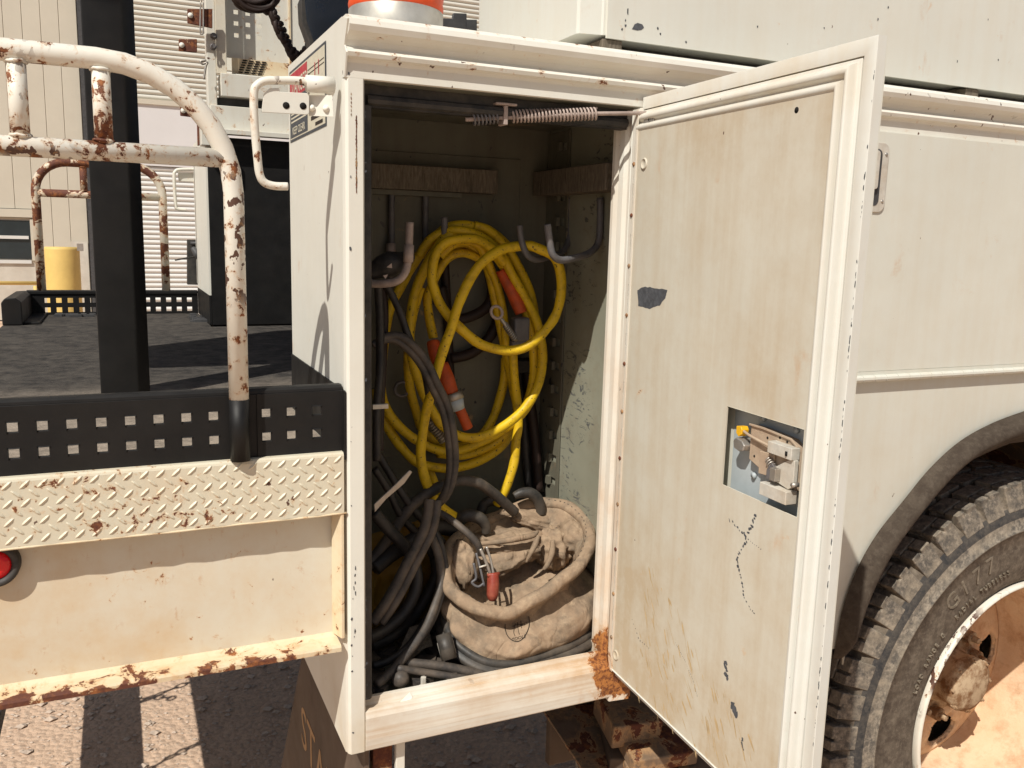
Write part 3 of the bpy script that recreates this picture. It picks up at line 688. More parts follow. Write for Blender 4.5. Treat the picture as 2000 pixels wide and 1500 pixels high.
for path, wd, dn in (([(0.43,-0.2886,1.179),(0.43,-0.3052,1.1734),(0.43,-0.3212,1.1706),(0.43,-0.3242,1.161),(0.43,-0.3141,1.1462),(0.43,-0.3075,1.1337),(0.43,-0.3137,1.1224),(0.43,-0.3221,1.1087),(0.43,-0.3266,1.0936)], .0022, 26), ([(0.43,-0.328,1.09),(0.43,-0.3404,1.0817),(0.43,-0.3484,1.0783)], .0014, 6),
                     ([(0.43,-0.3233,1.1693),(0.43,-0.339,1.1986)], .0030, 8), ([(0.43,-0.3236,1.1661),(0.43,-0.3522,1.1627)], .0009, 8), ([(0.43,-0.2993,0.99),(0.43,-0.3067,0.9701)], .0035, 9), ([(0.43,-0.3219,0.9424),(0.43,-0.3291,0.9321)], .0048, 8),
                     ([(0.43,-0.3437,0.9084),(0.43,-0.3471,0.8948)], .0025, 6), ([(0.43,-0.1856,0.9644),(0.43,-0.2116,0.9495),(0.43,-0.2337,0.9299),(0.43,-0.2446,0.9143)], .0007, 30), ([(0.43,-0.0648,0.9473),(0.43,-0.0888,0.9244),(0.43,-0.117,0.9249)], .0012, 10)):
    for i in range(dn):
        f = i / max(dn - 1, 1) * (len(path) - 1); k = min(int(f), len(path) - 2); q = Vector(path[k]).lerp(Vector(path[k + 1]), f - k); w_, z_ = wz(q)
        flake_poly(mb, (w_ + random.uniform(-1, 1) * wd * .5, z_ + random.uniform(-1, 1) * wd * .6), wd * random.uniform(.4, 1), wd * random.uniform(.5, 1.3), 7, .45, random.uniform(0, 3), .01288 + i * 1e-6)
mb.mk('paint_chip', 'chipdark', door, kind='stuff')
mb = MB()
for i in range(230):
    w_ = random.uniform(.08, .36); z_ = random.uniform(.835, 1.06) - .1 * max(0, .2 - w_)
    if z_ > 1.1 - (w_) * .5: continue
    flake_poly(mb, (w_, z_), random.choice((.0003, .0005, .0008, .0016)), random.uniform(.003, .016), 7, .5, R(random.uniform(18, 42)), .0128 + i * 1e-6)
mb.mk('dirt_scratch', 'ochre', door, kind='stuff')

def chips(name, spots, mat, parent, yy=-.0006):
    mb = MB()
    for (x, z, rx, rz) in spots:
        n = 8; V = [(x, yy, z)]
        for i in range(n):
            a = 2 * math.pi * i / n; k = random.uniform(.5, 1.25); V.append((x + rx * math.cos(a) * k, yy, z + rz * math.sin(a) * k))
        mb.add(V, [(0, 1 + (i + 1) % n, 1 + i) for i in range(n)])
    return mb.mk(name, mat, parent, kind='stuff')
sp = []
for i in range(34):
    z = random.choice((random.uniform(.80, 1.70), random.gauss(1.66, .04), random.gauss(.93, .05))); x = random.choice((.0035 + random.uniform(-.001, .002), .024 + random.uniform(-.002, .001))); q = random.choice((.0004, .0006, .0009, .0016)); sp.append((x + .003, z, q, q * random.uniform(1, 2.6)))
for i in range(9): sp.append((.010 + random.uniform(-.001, .002), .96 + random.uniform(-.03, .12), .0009, random.uniform(.001, .004)))
chips('paint_chip', sp, 'chipdark', sb)
chips('rust_scratch', [(.0150, 1.672 - i * .004, .0010 + .0003 * math.sin(i), .0035) for i in range(24)] + [(.0085, 1.70 - i * .005, .0007, .002) for i in range(6)], 'rustmetal', sb)
chips('paint_chip', [(.45 + random.uniform(-.002, .002) * 0 + p[0], p[1], p[2], p[3]) for p in ((.01, .845, .001, .002),)], 'chipdark', sb)
sp = []
for i in range(70):
    z = random.uniform(.95, 1.72); q = random.choice((.0004, .0007, .0010)); sp.append((z, q))
mb = MB()
for z, q in sp:
    V = [D((DW - .0012 - random.uniform(0, .001), z + random.uniform(-q, q) * 3, .00295 + 0)) for _ in range(2)]
    w0 = DW - random.uniform(.0005, .0015); hgt = q * random.uniform(1.5, 7)
    mb.add([D((w0 - q * .8, z, .0030)), D((w0 + q * .6, z - hgt * .3, .0030)), D((w0 + q * .7, z + hgt, .0030)), D((w0 - q * .5, z + hgt * .8, .0030))], [(0, 1, 2, 3)])
mb.mk('edge_chip', 'chipdark', door, kind='stuff')

# ---- side body to the right ------------------------------------------------------------------
sd = empty('side_body', truck)
HZ = (1.0784,0.0,1.2947)[2]
cx, cz = 1.48, .55
box('upper_door_skin', (.492, -.0055, HZ + .012), (3.6, .004, 1.7195), 'side', sd, bevel=.001)
FL = [(1.3769,0.0,1.2117),(1.2826,0.0,1.1925),(1.194,0.0,1.1617),(1.1206,0.0,1.1149),(1.0587,0.0,1.0574),(0.9949,0.0,0.9944),(0.952,0.0,0.9268),(0.9271,0.0,0.8477),(0.9205,0.0,0.762)]
# fender panel with the arch cut out
arch = [(p[0] + .03, p[2] - .02) for p in FL]
poly = [(.492, HZ + .011), (3.6, HZ + .011), (3.6, .78), (2.1, .78)]
mir = [(2 * cx - x, z) for x, z in reversed(arch)]
top = arch[::-1]  # from bottom-left up to the frame edge
A_l = arch[::-1]; pk = (cx, 1.205)
full = A_l + [(1.40, 1.19), (1.48, 1.195)] 
full = full + [(2 * cx - x, z) for x, z in reversed(full[:-1])]
poly = [(.492, .78), (.492, HZ + .011), (3.6, HZ + .011), (3.6, .78)] + [(full[-1][0], .78)] + full[::-1] + [(full[0][0], .78)]
prism('fender_panel', poly, 'y', -.0005, .004, 'side', sd)
box('body_core', (.493, .0045, 1.28), (3.6, .40, 1.74), 'far', sd, bevel=0)
# horizontal piano hinge
hz = MB()
nseg = 40; x = .50
while x < 3.0:
    L_ = .028; Vv, Ff = tube_geo([(x, -.0095, HZ), (x + L_ - .0012, -.0095, HZ)], .0062, 10, False); hz.add(Vv, Ff); x += L_
hz.box((.50, -.007, HZ + .004), (3.0, -.0008, HZ + .0118))
hz.mk('piano_hinge', 'side', sd, smooth=False)
# recessed paddle handle
hc = Vector((0.9145,-0.006,1.6425))
ha = MB()
prism('handle_plate', rrect(hc.x - .010, hc.z, .032, .058, .014), 'y', -.0085, -.0056, 'steelpale', sd, bevel=.0012)
prism('handle_cup', rrect(hc.x - .014, hc.z, .020, .047, .01), 'y', -.0092, -.0086, 'darkgrey', sd)
prism('handle_paddle', rrect(hc.x - .017, hc.z + .012, .013, .032, .006), 'y', -.015, -.0093, 'steelpale', sd, bevel=.001)
for dz in (.046, -.046): 
    V, F = lathe([(0, -.0105), (.002, -.0102), (.0032, -.0088)], (hc.x + .015, 0, hc.z + dz * .85), 'y', 12); mk('handle_screw', V, F, 'steel', sd, smooth=True)
# rubber fender flare
FO = FL; n = len(FO)
FI = [(1.3471,-0.03,1.1448),(1.2757,-0.03,1.1287),(1.2049,-0.03,1.1052),(1.1447,-0.03,1.0624),(1.0872,-0.03,1.0103),(1.036,-0.03,0.9494),(0.9991,-0.03,0.8842),(0.9735,-0.03,0.8225),(0.9537,-0.03,0.7649)]
FO2 = catmull(FO, 6); FI2 = catmull(FI, 6)
V = []; F = []; prf = 9
for i, (o_, i_) in enumerate(zip(FO2, FI2)):
    o_ = Vector((o_[0], -.001, o_[2])); i_ = Vector((i_[0], -.001, i_[2]))
    fade = min(1.0, (len(FO2) - 1 - i) / 5 + .25)
    for j in range(prf):
        t = j / (prf - 1); p = o_.lerp(i_, t); p.y = -.001 - math.sin(math.pi * min(t * 1.15 + .02, 1)) ** .7 * .034 * fade; V.append(tuple(p))
    V.append((i_[0], .03, i_[2]))
pf = prf + 1
# mirror the flare over the wheel centre so that it goes on past the frame
for i in range(len(FO2) - 1):
    for j in range(pf - 1): F.append((i * pf + j, i * pf + j + 1, (i + 1) * pf + j + 1, (i + 1) * pf + j))
F.append(tuple((len(FO2) - 1) * pf + j for j in range(pf)))
nv = len(V); V += [(2 * cx - .04 - v[0], v[1], v[2]) for v in V]; F += [tuple(reversed([q + nv for q in f])) for f in F]
for j in range(pf - 1): F.append((j, nv + j, nv + j + 1, j + 1))
mk('fender_flare', V, F, 'flare', sd, smooth=True)
# wheel well
V, F = lathe([(.615, .004), (.60, .30), (.60, .9)], (cx, 0, .56), 'y', 40, R(-10), R(190)); mk('wheel_well', V, F, 'rustmetal', sd, smooth=True)
box('wheel_well_back', (.85, .9, .3), (2.2, .92, 1.3), 'hole', sd, bevel=0)

# ---- upper box -------------------------------------------------------------------------------
ub = empty('upper_box', truck)
UX = .3545; UC = .392
prism('box_shell', [(UX, .048), (UX + .003, .043), (UC - .003, .036), (UC, .034), (3.6, .034), (3.6, .43), (UX, .43)], 'z', 1.822, 2.6, 'upper', ub)
prism('front_skin', [(UC + .004, .030), (3.6, .030), (3.6, .0339), (UC + .004, .0339)], 'z', 1.8175, 2.6, 'upper', ub)
UBC = [(0.4293,0.0295,1.8584),(0.4265,0.0295,1.8452),(0.4269,0.0295,1.8381),(0.4211,0.0295,1.8317),(0.4472,0.0295,1.839),(0.4832,0.0295,1.8411),(0.4882,0.0295,1.8336),(0.5351,0.0295,1.8271),(0.6693,0.0295,1.8651),(0.9428,0.0295,1.9279),(0.8058,0.0295,1.8788),(0.91,0.0295,1.8621),(1.1882,0.0295,1.9385),(1.2268,0.0295,1.8724),(1.1212,0.0295,1.8589),(0.922,0.0295,1.9064)]
chips('rust_flake', [(p[0], p[2], .0016 if k_ not in (4,) else .012, .0022 if k_ not in (0, 4) else .006) for k_, p in enumerate(UBC)], 'chipdark', ub, .0296)
for x0_, z0_ in (((0.4085,0.05,1.8182)[0], 0), ((1.1738,0.05,1.8151)[0], 0)):
    box('wooden_spacer', (x0_ - .017, .034, 1.7965), (x0_ + .017, .30, 1.8172), 'wood', ub, bevel=.002)
box('front_rail_skid', (.42, .08, 1.8), (3.5, .12, 1.8172), 'darkgrey', ub, bevel=0)

# ---- beacon light on top of the storage box
bc = empty('beacon_light', truck)
bx = (.0975, .1)
V, F = lathe([(0, 1.7965), (.070, 1.7965), (.070, 1.801), (.0655, 1.802), (.0655, 1.829), (.0640, 1.8305)], (bx[0], bx[1], 0), 'z', 64); mk('metal_band', V, F, 'ring', bc, smooth=True)
pr = [(.0635, 1.829)]
for i in range(14): pr += [(.0648 + .0012 * (i % 2), 1.8305 + i * .006)]
pr += [(.06, 1.93), (.0, 1.935)]
V, F = lathe(pr, (bx[0], bx[1], 0), 'z', 64); mk('orange_lens', V, F, 'beacon', bc, smooth=True)

# ---- tail deck ----------------------------------------------------------------------------------
dk = empty('tail_deck', truck)
box('deck_floor', (-.60, .03, 1.190), (-.0025, 2.315, 1.220), 'deck', dk, bevel=0)
box('deck_floor', (-.002, .3905, 1.190), (.60, 1.80, 1.220), 'deck', dk, bevel=0)
# near perforated side board
hx0 = (-0.3938,0.012,1.2898)[0]
hs = []
zc1 = (-0.3938,0.012,1.2898)[2]; zc2 = (-0.3949,0.012,1.2583)[2]; hw = .0058
xs = [(-0.3938,0.012,1.2898)[0], (-0.3626,0.012,1.2896)[0], (-0.3312,0.012,1.2894)[0], (-0.299,0.012,1.2886)[0], (-0.2666,0.012,1.2885)[0], (-0.2341,0.012,1.2884)[0], (-0.2015,0.012,1.289)[0], (-0.1689,0.012,1.2883)[0], (-0.1033,0.012,1.2884)[0], (-0.0709,0.012,1.2885)[0], (-0.0372,0.012,1.2872)[0]]
pitch = (xs[7] - xs[0]) / 7
xs += [xs[0] - pitch * (i + 1) for i in range(5)]
for x in xs:
    for zc in (zc1, zc2): hs.append((x - hw, x + hw, zc - hw, zc + hw))
V, F = plate((-.60, -.0024), (1.232, 1.316), hs, lambda p: (p[0], .012 + p[2], p[1]), .005)
# rolled top edge
sbd = mk('perforated_board', V, F, 'black', dk, bevel=.0012)
prism('board_top_roll', [(.012, 1.3161), (.0125, 1.3195), (.016, 1.3225), (.022, 1.323), (.034, 1.322), (.034, 1.3175), (.022, 1.3185), (.017, 1.3161)], 'x', -.60, -.0024, 'black', dk)
x_ = (-0.1088,0.01,1.2816)[0]
box('board_end_patch', (x_, .0102, 1.2322), (xs[8] - .012, .0118, 1.316), 'black', dk, bevel=.0005)
# far perforated board
fx = [-.497 + .0358 * i for i in range(14)]; zf1 = (-0.3234,2.3,1.2704)[2]; zf2 = (-0.325,2.3,1.2375)[2]
V, F = plate((-.56, -.002), (1.221, 1.292), [(x - .0085, x + .0085, z - .0085, z + .0085) for x in fx if x < -.02 for z in (zf1, zf2)], lambda p: (p[0], 2.29 + p[2], p[1]), .005)
mk('perforated_board', V, F, 'black', dk)
prism('board_top_roll', [(2.285, 1.2921), (2.285, 1.304), (2.31, 1.306), (2.31, 1.2921)], 'x', -.56, -.002, 'black', dk, bevel=.002)
# short return curb at the far corner
prism('corner_curb', [(-.60, 1.221), (-.56, 1.221), (-.545, 1.221), (-.545, 1.293), (-.56, 1.305), (-.59, 1.303), (-.60, 1.29)], 'y', 1.93, 2.284, 'black', dk, bevel=.003)
box('curb_foot', (-.544, 1.95, 1.2205), (-.50, 2.284, 1.228), 'black', dk)
# debris on deck by the far board
mb = MB()
for i in range(60):
    if i < 25: x, y = random.uniform(-.48, -.28), random.uniform(2.2, 2.27)
    else: x, y = random.uniform(-.05, .03), random.uniform(1.95, 2.25)
    s_ = random.uniform(.003, .011); mb.box((x - s_, y - s_, 1.2202), (x + s_ * 1.4, y + s_, 1.2202 + s_ * .8))
mb.mk('deck_debris', 'darkgrey', dk, kind='stuff')

# tall black post
prism('black_post', [(-.3085, .55), (-.250, .55), (-.2445, .5525), (-.2265, .578), (-.2265, .63), (-.3085, .63)], 'z', 1.2205, 2.7, 'black', dk, bevel=.002)

tube('post_weld', [(-.31, .547, 1.2215), (-.25, .547, 1.2215), (-.224, .578, 1.2215)], .0045, 'black', dk, sub=3)
# made-up bucket and arm, unseen, added to throw the shadow on the deck
blocker = empty('shadow_blocker', truck)
prism('blocker_shell', rrect(-.80, .45, .29, .19, .09), 'z', 2.42, 3.05, 'flare', blocker)
tube('blocker_arm', [(-.8, .5, 3.1), (-.3, 1.1, 3.3), (2.8, 1.2, 3.5)], .07, 'body', blocker, sm=False)

# diamond tread plate
tp = MB()
tp.box((-.70, .0, 1.1465), (-.0035, .006, 1.2265))
V, F = [], []
nx = 40; px_ = .0186
for j in range(7):
    z = 1.1555 + j * .0112
    lean = 1 if j % 2 == 0 else -1
    for i in range(nx):
        x = -.012 - i * px_ - (px_ / 2 if j % 2 else 0)
        if x < -.6 or x > -.010: continue
        La, Wd, H = .0078, .0022, .0016
        a = R(42) * lean; cs, sn = math.cos(a), math.sin(a); base = []
        for k in range(10):
            t = 2 * math.pi * k / 10; u, v = La * math.cos(t), Wd * math.sin(t); base.append((x + u * cs - v * sn, -.0001, z + u * sn + v * cs))
        topv = [(x + u * cs, -.0001 - H, z + u * sn) for u in (-La * .45, La * .45)]
        n0 = len(base); Vv = base + topv
        Ff = []
        for k in range(10):
            k2 = (k + 1) % 10; right = lambda q: n0 + 1 if math.cos(2 * math.pi * q / 10) > 0.001 else n0
            a1, a2 = right(k), right(k2)
            Ff.append((k, k2, a2, a1) if a1 != a2 else (k, k2, a1))
        tp.add(Vv, Ff)
tpo = tp.mk('tread_plate', 'tread', dk, smooth=False)
prism('tread_plate_fold', [(.0, 1.2266), (.001, 1.2295), (.004, 1.2315), (.034, 1.2318), (.034, 1.2225), (.006, 1.2225), (.006, 1.2266)], 'x', -.70, -.0035, 'tread', dk, bevel=0)
mb = MB(); mb.tube([(-.7 + i * .02, .001 + random.uniform(-.001, .001), 1.1455 + random.uniform(-.0005, .0005)) for i in range(36)], .0016, 6, True, 2)
mb.mk('plate_edge_weld', 'lip', dk, smooth=True)
# channel below
box('channel_web', (-.70, .030, .955), (-.0035, .036, 1.19), 'channel', dk, bevel=0)
prism('channel_lip', [(.0299, .962), (.022, .9575), (-.004, .956), (-.006, .953), (-.006, .947), (.036, .947), (.036, .9549), (.0299, .9549)], 'x', -.70, -.010, 'lip', dk, bevel=0)
prism('end_gusset', [(-.0035, .0005), (-.0035, .0299), (-.012, .0299), (-.016, .024), (-.008, .0005)], 'z', .9625, 1.146, 'lip', dk, bevel=.001)
box('underside_tab', (-.385, .05, .925), (-.36, .06, .9465), 'channel', dk); box('underside_tab', (-.415, .05, .93), (-.405, .06, .9465), 'channel', dk)
# round marker light
lc = Vector((-0.4233,0.016,1.1204))
ml = empty('side_marker_light', truck)
V, F = lathe([(.018, .020), (.021, .0155), (.0255, .015), (.0275, .019), (.028, .0295)], (lc.x, .0, lc.z), 'y', 48); mk('rubber_ring', V, F, 'rubber', ml, smooth=True)
V, F = lathe([(0, .0155), (.010, .016), (.0165, .018), (.0185, .021)], (lc.x, 0, lc.z), 'y', 40); mk('red_lens', V, F, 'lens', ml, smooth=True)

# ---- hand rails on the deck -----------------------------------------------------------------------
def rail(y, xr, ztop, zlow, zbase, vx, lowend, r, mat, name, mat_tail=None, arc=.145, left=None, tail=None):
    t = empty(name, truck)
    path = []
    if left is None:
        path = [(-.75, y, ztop), (-.45, y, ztop), (xr - arc, y, ztop)]
    else:
        path = [(left, y, zbase), (left, y, ztop - arc)] + [(left + arc - arc * math.cos(a), y, ztop - arc + arc * math.sin(a)) for a in [math.pi / 2 * k / 8 for k in range(1, 9)]]
    path += [(xr - arc + arc * math.sin(a), y, ztop - arc + arc * math.cos(a)) for a in [math.pi / 2 * k / 8 for k in range(0 if left is not None else 1, 9)]]
    path += [(xr, y, zbase)]
    V, F = tube_geo(path, r, 16, False); mk('bent_tube', V, F, mat, t, smooth=True)
    tube('lower_bar', [((left if left is not None else -.75), y, zlow), (xr - r * .6, y, zlow)], r * .93, mat if mat_tail is None else mat, t, sm=False, res=16)
    for v in vx: tube('upright_bar', [(v, y, zlow + r * .7), (v, y, ztop - r * .8)], r * .82, mat, t, sm=False, res=16)
    for v in vx:
        for zz in (zlow + r * .95, ztop - r * .95):
            Vv, Ff = tube_geo([(v + r * .86 * math.cos(a), y + r * .86 * math.sin(a), zz + random.uniform(-.001, .001)) for a in [2 * math.pi * k / 14 for k in range(14)]], .0018, 6, False, closed=True); mk('weld_bead', Vv, Ff, mat, t, smooth=True)
    return t
zt = (-0.2778,0.0,1.7131)[2] ; zl = (-0.239,0.0,1.611)[2]; xr = (-0.1384,0.0,1.4299)[0]
nr = rail(0.0, xr, zt, zl, 1.3125, [(-0.3645,0.0,1.6582)[0], (-0.2803,0.0,1.6597)[0]], None, .0122, 'rail', 'hand_rail', left=-.70)
tube('black_foot', [(xr, 0, 1.3124), (xr, 0, 1.2322)], .0126, 'black', nr, sm=False, res=16)
rail(2.30, (-0.1099,2.3,1.4295)[0], (-0.2688,2.3,1.7436)[2], (-0.1568,2.3,1.6375)[2], 1.30, [(-0.3634,2.3,1.6897)[0]], None, .0145, 'railfar', 'hand_rail', left=(-0.5129,2.3,1.4581)[0], arc=.10)

# ---- grab handle on the side panel ----------------------------------------------------------------
gh = empty('grab_handle', truck)
hy_ = (-0.022,-0.0027,1.6931)
q1 = [(-0.009,0.02,1.7023),(-0.0428,0.02,1.713),(-0.081,0.02,1.7112),(-0.0947,0.02,1.7093),(-0.1041,0.02,1.7036),(-0.1086,0.02,1.6934),(-0.1088,0.02,1.6578),(-0.106,0.02,1.6145),(-0.1039,0.02,1.5958),(-0.0985,0.02,1.586),(-0.0865,0.02,1.5821),(-0.0692,0.02,1.5823)]
tube('bent_rod', q1, .0052, 'rail', gh, sub=5, res=12)
qs = [(-0.0441,0.02,1.711),(-0.0089,0.02,1.7118)]
tube('pivot_sleeve', qs, .0105, 'body', gh, sm=False, res=20)
c1 = [(-0.0982,0.021,1.6834),(-0.0967,0.021,1.6934),(-0.0891,0.021,1.7014),(-0.0778,0.021,1.7025),(-0.0766,0.021,1.6982),(-0.0421,0.021,1.6995),(-0.0402,0.021,1.6965),(-0.0405,0.021,1.6757),(-0.0431,0.021,1.673),(-0.0997,0.021,1.6716)]
n = len(c1); V = list(c1) + [(p[0], p[1] + .0025, p[2]) for p in c1]
mk('latch_tab', V, [tuple(reversed(range(n))), tuple(range(n, 2 * n))] + [(i, (i + 1) % n, n + (i + 1) % n, n + i) for i in range(n)], 'body', gh, bevel=.0006)
for c_ in ((-0.0694,0.0207,1.6821), (-0.0482,0.0207,1.6832)): tube('tab_hole', [(c_[0], c_[1] - .0002, c_[2]), (c_[0], c_[1] + .0002, c_[2])], .0043, 'hole', gh, sm=False, res=20)
c2 = [(-0.0384,0.03,1.6985),(-0.0133,0.01,1.698),(-0.0122,0.01,1.6717),(-0.0387,0.03,1.6731)]
V = list(c2) + [(p[0], p[1] + .002, p[2]) for p in c2]
mk('mount_plate', V, [(3, 2, 1, 0), (4, 5, 6, 7), (0, 1, 5, 4), (1, 2, 6, 5), (2, 3, 7, 6), (3, 0, 4, 7)], 'body', gh)
for c_ in ((-0.0361,0.026,1.6824), (-0.0202,0.015,1.6817)):
    V, F = lathe([(0, -.004), (.003, -.0035), (.0042, -.001), (.0042, .002)], c_, 'y', 16); mk('slotted_screw', V, F, 'rimwhite', gh, smooth=True)
# ---- warning decal on the side panel ---------------------------------------------------------------
dc = empty('warning_decal', truck)
dy0, dy1 = .104, .374; dz0, dz1 = 1.673, 1.781
def Sd(u, v, d=0): # u from far edge towards the camera, v up
    return (-.0006 - d, dy1 - u, v)
ds_ = .135
def dq(name, u0, u1, v0, v1, d, mat): 
    mk(name, [Sd(u0, v0, d), Sd(u1, v0, d), Sd(u1, v1, d), Sd(u0, v1, d)], [(0, 1, 2, 3)], mat, dc)
dq('decal_border', -.002, .272, dz0 - .002, dz1 + .002, 0, 'decaldark'); dq('decal_ground', .003, .266, dz0 + .002, dz1 - .002, .0003, 'decalcream')
dq('red_block', .006, .145, 1.738, dz1 - .004, .0006, 'decalred'); dq('slate_block', .006, .145, dz0 + .004, 1.7375, .0006, 'decaldark')
txt('decal_text', 'DANGER', .034, 'decalcream', dc, Sd(.085, 1.752, .001), (0, -1, 0), (0, 0, 1), .0001, sx=.9)
txt('decal_text', 'KEEP CLEAR', .017, 'decalcream', dc, Sd(.075, 1.686, .001), (0, -1, 0), (0, 0, 1), .0001, sx=1.1)
for v in (1.700, 1.706, 1.712, 1.718, 1.726): dq('text_line', .014, .135, v, v + .0025, .0009, 'decalcream')
for v in (1.756, 1.762): dq('wire_line', .15, .262, v, v + .0012, .0006, 'inkdark')
for u in (.20, .225): dq('bolt_line', u, u + .004, 1.746, 1.766, .0009, 'decalred')
V, F = lathe([(0, 0), (.006, 0)], (0, 0, 0), 'x', 14); mk('figure_mark', [(-.0016, dy1 - .158 + v[1], 1.752 + v[2]) for v in V], F, 'inkdark', dc)
dq('figure_mark', .155, .161, 1.728, 1.75, .0009, 'inkdark'); dq('text_line', .17, .25, 1.688, 1.694, .0006, 'inkdark'); dq('text_line', .20, .25, 1.678, 1.683, .0006, 'inkdark')

# ---- mud flap under the box -----------------------------------------------------------------------
mf = empty('mud_flap', truck)
V, F = plate((.02, .51), (.26, .779), [], lambda p: (.030 + p[2], p[0], p[1]), .006)
mk('flap_sheet', [(.03, .02, .26), (.03, .80, .26), (.03, .50, .70), (.03, .47, .779), (.03, .02, .779), (.036, .02, .26), (.036, .80, .26), (.036, .50, .70), (.036, .47, .779), (.036, .02, .779)],
   [(0, 4, 3, 2, 1), (5, 6, 7, 8, 9), (0, 1, 6, 5), (1, 2, 7, 6), (2, 3, 8, 7), (3, 4, 9, 8), (4, 0, 5, 9)], 'flap', mf)
txt('flap_lettering', 'STAHL', .125, 'flaplet', mf, (.0295, .33, .535), (0, -1, 0), (0, 0, 1), .0003, sx=1.05)
box('hanger_bracket', (.045, .03, .70), (.075, .05, .779), 'rustmetal', mf); box('hanger_strip', (.078, .02, .55), (.092, .03, .779), 'body', mf)

# ---- running gear seen below the box ------------------------------------------------------------
ch = empty('under_frame', truck)
mb = MB()
a, b, c_, d = [(0.4679,0.3,0.5935),(0.5864,0.3,0.5796),(0.6802,0.12,0.5214),(0.4748,0.12,0.5514)]
mb.add([a, b, c_, d] + [tuple(Vector(v) + Vector((0, .01, -.004))) for v in (a, b, c_, d)], [(0, 1, 2, 3), (7, 6, 5, 4), (0, 4, 5, 1), (1, 5, 6, 2), (2, 6, 7, 3), (3, 7, 4, 0)])
mb.mk('splash_plate', 'rustmetal', ch)
def obox(name, c, s, rz, mat, rx=0):
    Rm = Matrix.Rotation(R(rz), 3, 'Z') @ Matrix.Rotation(R(rx), 3, 'X'); m = MB(); m.box((-s[0] / 2, -s[1] / 2, -s[2] / 2), (s[0] / 2, s[1] / 2, s[2] / 2), lambda v: tuple(Rm @ Vector(v) + Vector(c)))
    return m.mk(name, mat, ch, bevel=.004)
obox('frame_bracket', (0.5774,0.16,0.6294), (.10, .10, .05), -8, 'rustmetal', 10)
obox('frame_bracket', (0.6118,0.13,0.5961), (.13, .14, .03), -8, 'rustmetal', 8)
obox('frame_bracket', (0.6309,0.12,0.5549), (.16, .12, .04), -14, 'rustmetal', 12)
obox('frame_bracket', (0.5839,0.25,0.5339), (.03, .25, .12), -20, 'flap', 10)
obox('frame_bracket', (0.5515,0.32,0.5245), (.12, .02, .14), 0, 'flap', 0)
obox('pale_foot', (0.5499,0.2,0.5157), (.10, .16, .02), -20, 'concrete', 12)
box('frame_beam', (-.2, .75, .62), (3.4, .83, .86), 'darkgrey', ch, bevel=.004)
box('cross_member', (.1, .84, .62), (.2, 1.5, .8), 'darkgrey', ch, bevel=.004)
# unseen plate and bar, added to throw the shadows on the dirt
box('shadow_plate', (-.55, .66, .66), (.3, 1.86, .70), 'darkgrey', ch, bevel=.004)
box('shadow_bar', (-.70, .85, .40), (-.555, 1.70, .44), 'darkgrey', ch, bevel=.004)
def chain(name, pts, mat, parent, link=.03, r=.004, w_=.011):
    P = catmull(pts, 10); L_ = 0; acc = [0.0]
    for i in range(1, len(P)): L_ += (P[i] - P[i - 1]).length; acc.append(L_)
    mb = MB(); k = 0; s_ = 0
    while s_ < L_:
        i = max(1, next((q for q in range(len(acc)) if acc[q] >= s_), len(acc) - 1)); f = (s_ - acc[i - 1]) / max(1e-9, acc[i] - acc[i - 1]); p = P[i - 1].lerp(P[i], f); t = (P[i] - P[i - 1]).normalized()
        u = t.orthogonal().normalized(); v = t.cross(u)
        if k % 2: u = v
        loop = [p + t * math.cos(a) * link * .62 + u * math.sin(a) * w_ for a in [2 * math.pi * q / 10 for q in range(10)]]
        Vv, Ff = tube_geo(loop, r, 6, False, closed=True); mb.add(Vv, Ff); s_ += link; k += 1
    return mb.mk(name, mat, parent, smooth=True)
chain('safety_chain', [(-.56, 1.44, .69), (-.62, 1.43, .62), (-.67, 1.41, .60), (-.72, 1.40, .63), (-.66, 1.39, .66), (-.57, 1.38, .62)], 'darkgrey', ch)
chain('safety_chain', [(-.56, 1.05, .69), (-.66, 1.0, .66), (-.70, .95, .56), (-.62, .93, .5), (-.54, .92, .58)], 'darkgrey', ch)

# ---- wheel ------------------------------------------------------------------------------------------
wh = empty('rear_wheel', truck)
wc = (1.48, 0.0, .535); WY = .012
prof = [(.290, WY + .012), (.300, WY + .002), (.315, WY - .004), (.35, WY - .008), (.385, WY - .0100), (.4165, WY - .010), (.418, WY - .0115), (.4205, WY - .0115), (.4215, WY - .007), (.446, WY - .004), (.462, WY + .001), (.470, WY + .006), (.492, WY + .026), (.494, WY + .24), (.46, WY + .265), (.30, WY + .26)]
V, F = lathe(prof, wc, 'y', 128)
k = len(prof); fm = []
for i in range(128):
    for j in range(k - 1): fm.append(1 if 9 <= j <= 10 else (2 if j in (7, 8) else 0))
ty = mk('tyre', V, F, 'tyre', wh, smooth=True, mats=['tyredark', 'lug'], fm=fm)
tb = MB(); NB = 46
def pol(r, a, y): return (wc[0] + r * math.cos(a), y, wc[2] + r * math.sin(a))
def wedge(r0, r1, a0, a1, y0, y1, taper=.0, skew=0.0, y0i=None):
    y0i = y0 if y0i is None else y0i
    V = [pol(r0, a0, y0i), pol(r0, a1, y0i), pol(r0, a1 + skew, y1), pol(r0, a0 + skew, y1), pol(r1, a0 + taper, y0), pol(r1, a1 - taper, y0), pol(r1, a1 - taper + skew, y1), pol(r1, a0 + taper + skew, y1)]
    tb.add(V, [(0, 1, 2, 3), (7, 6, 5, 4), (0, 4, 5, 1), (1, 5, 6, 2), (2, 6, 7, 3), (3, 7, 4, 0)])
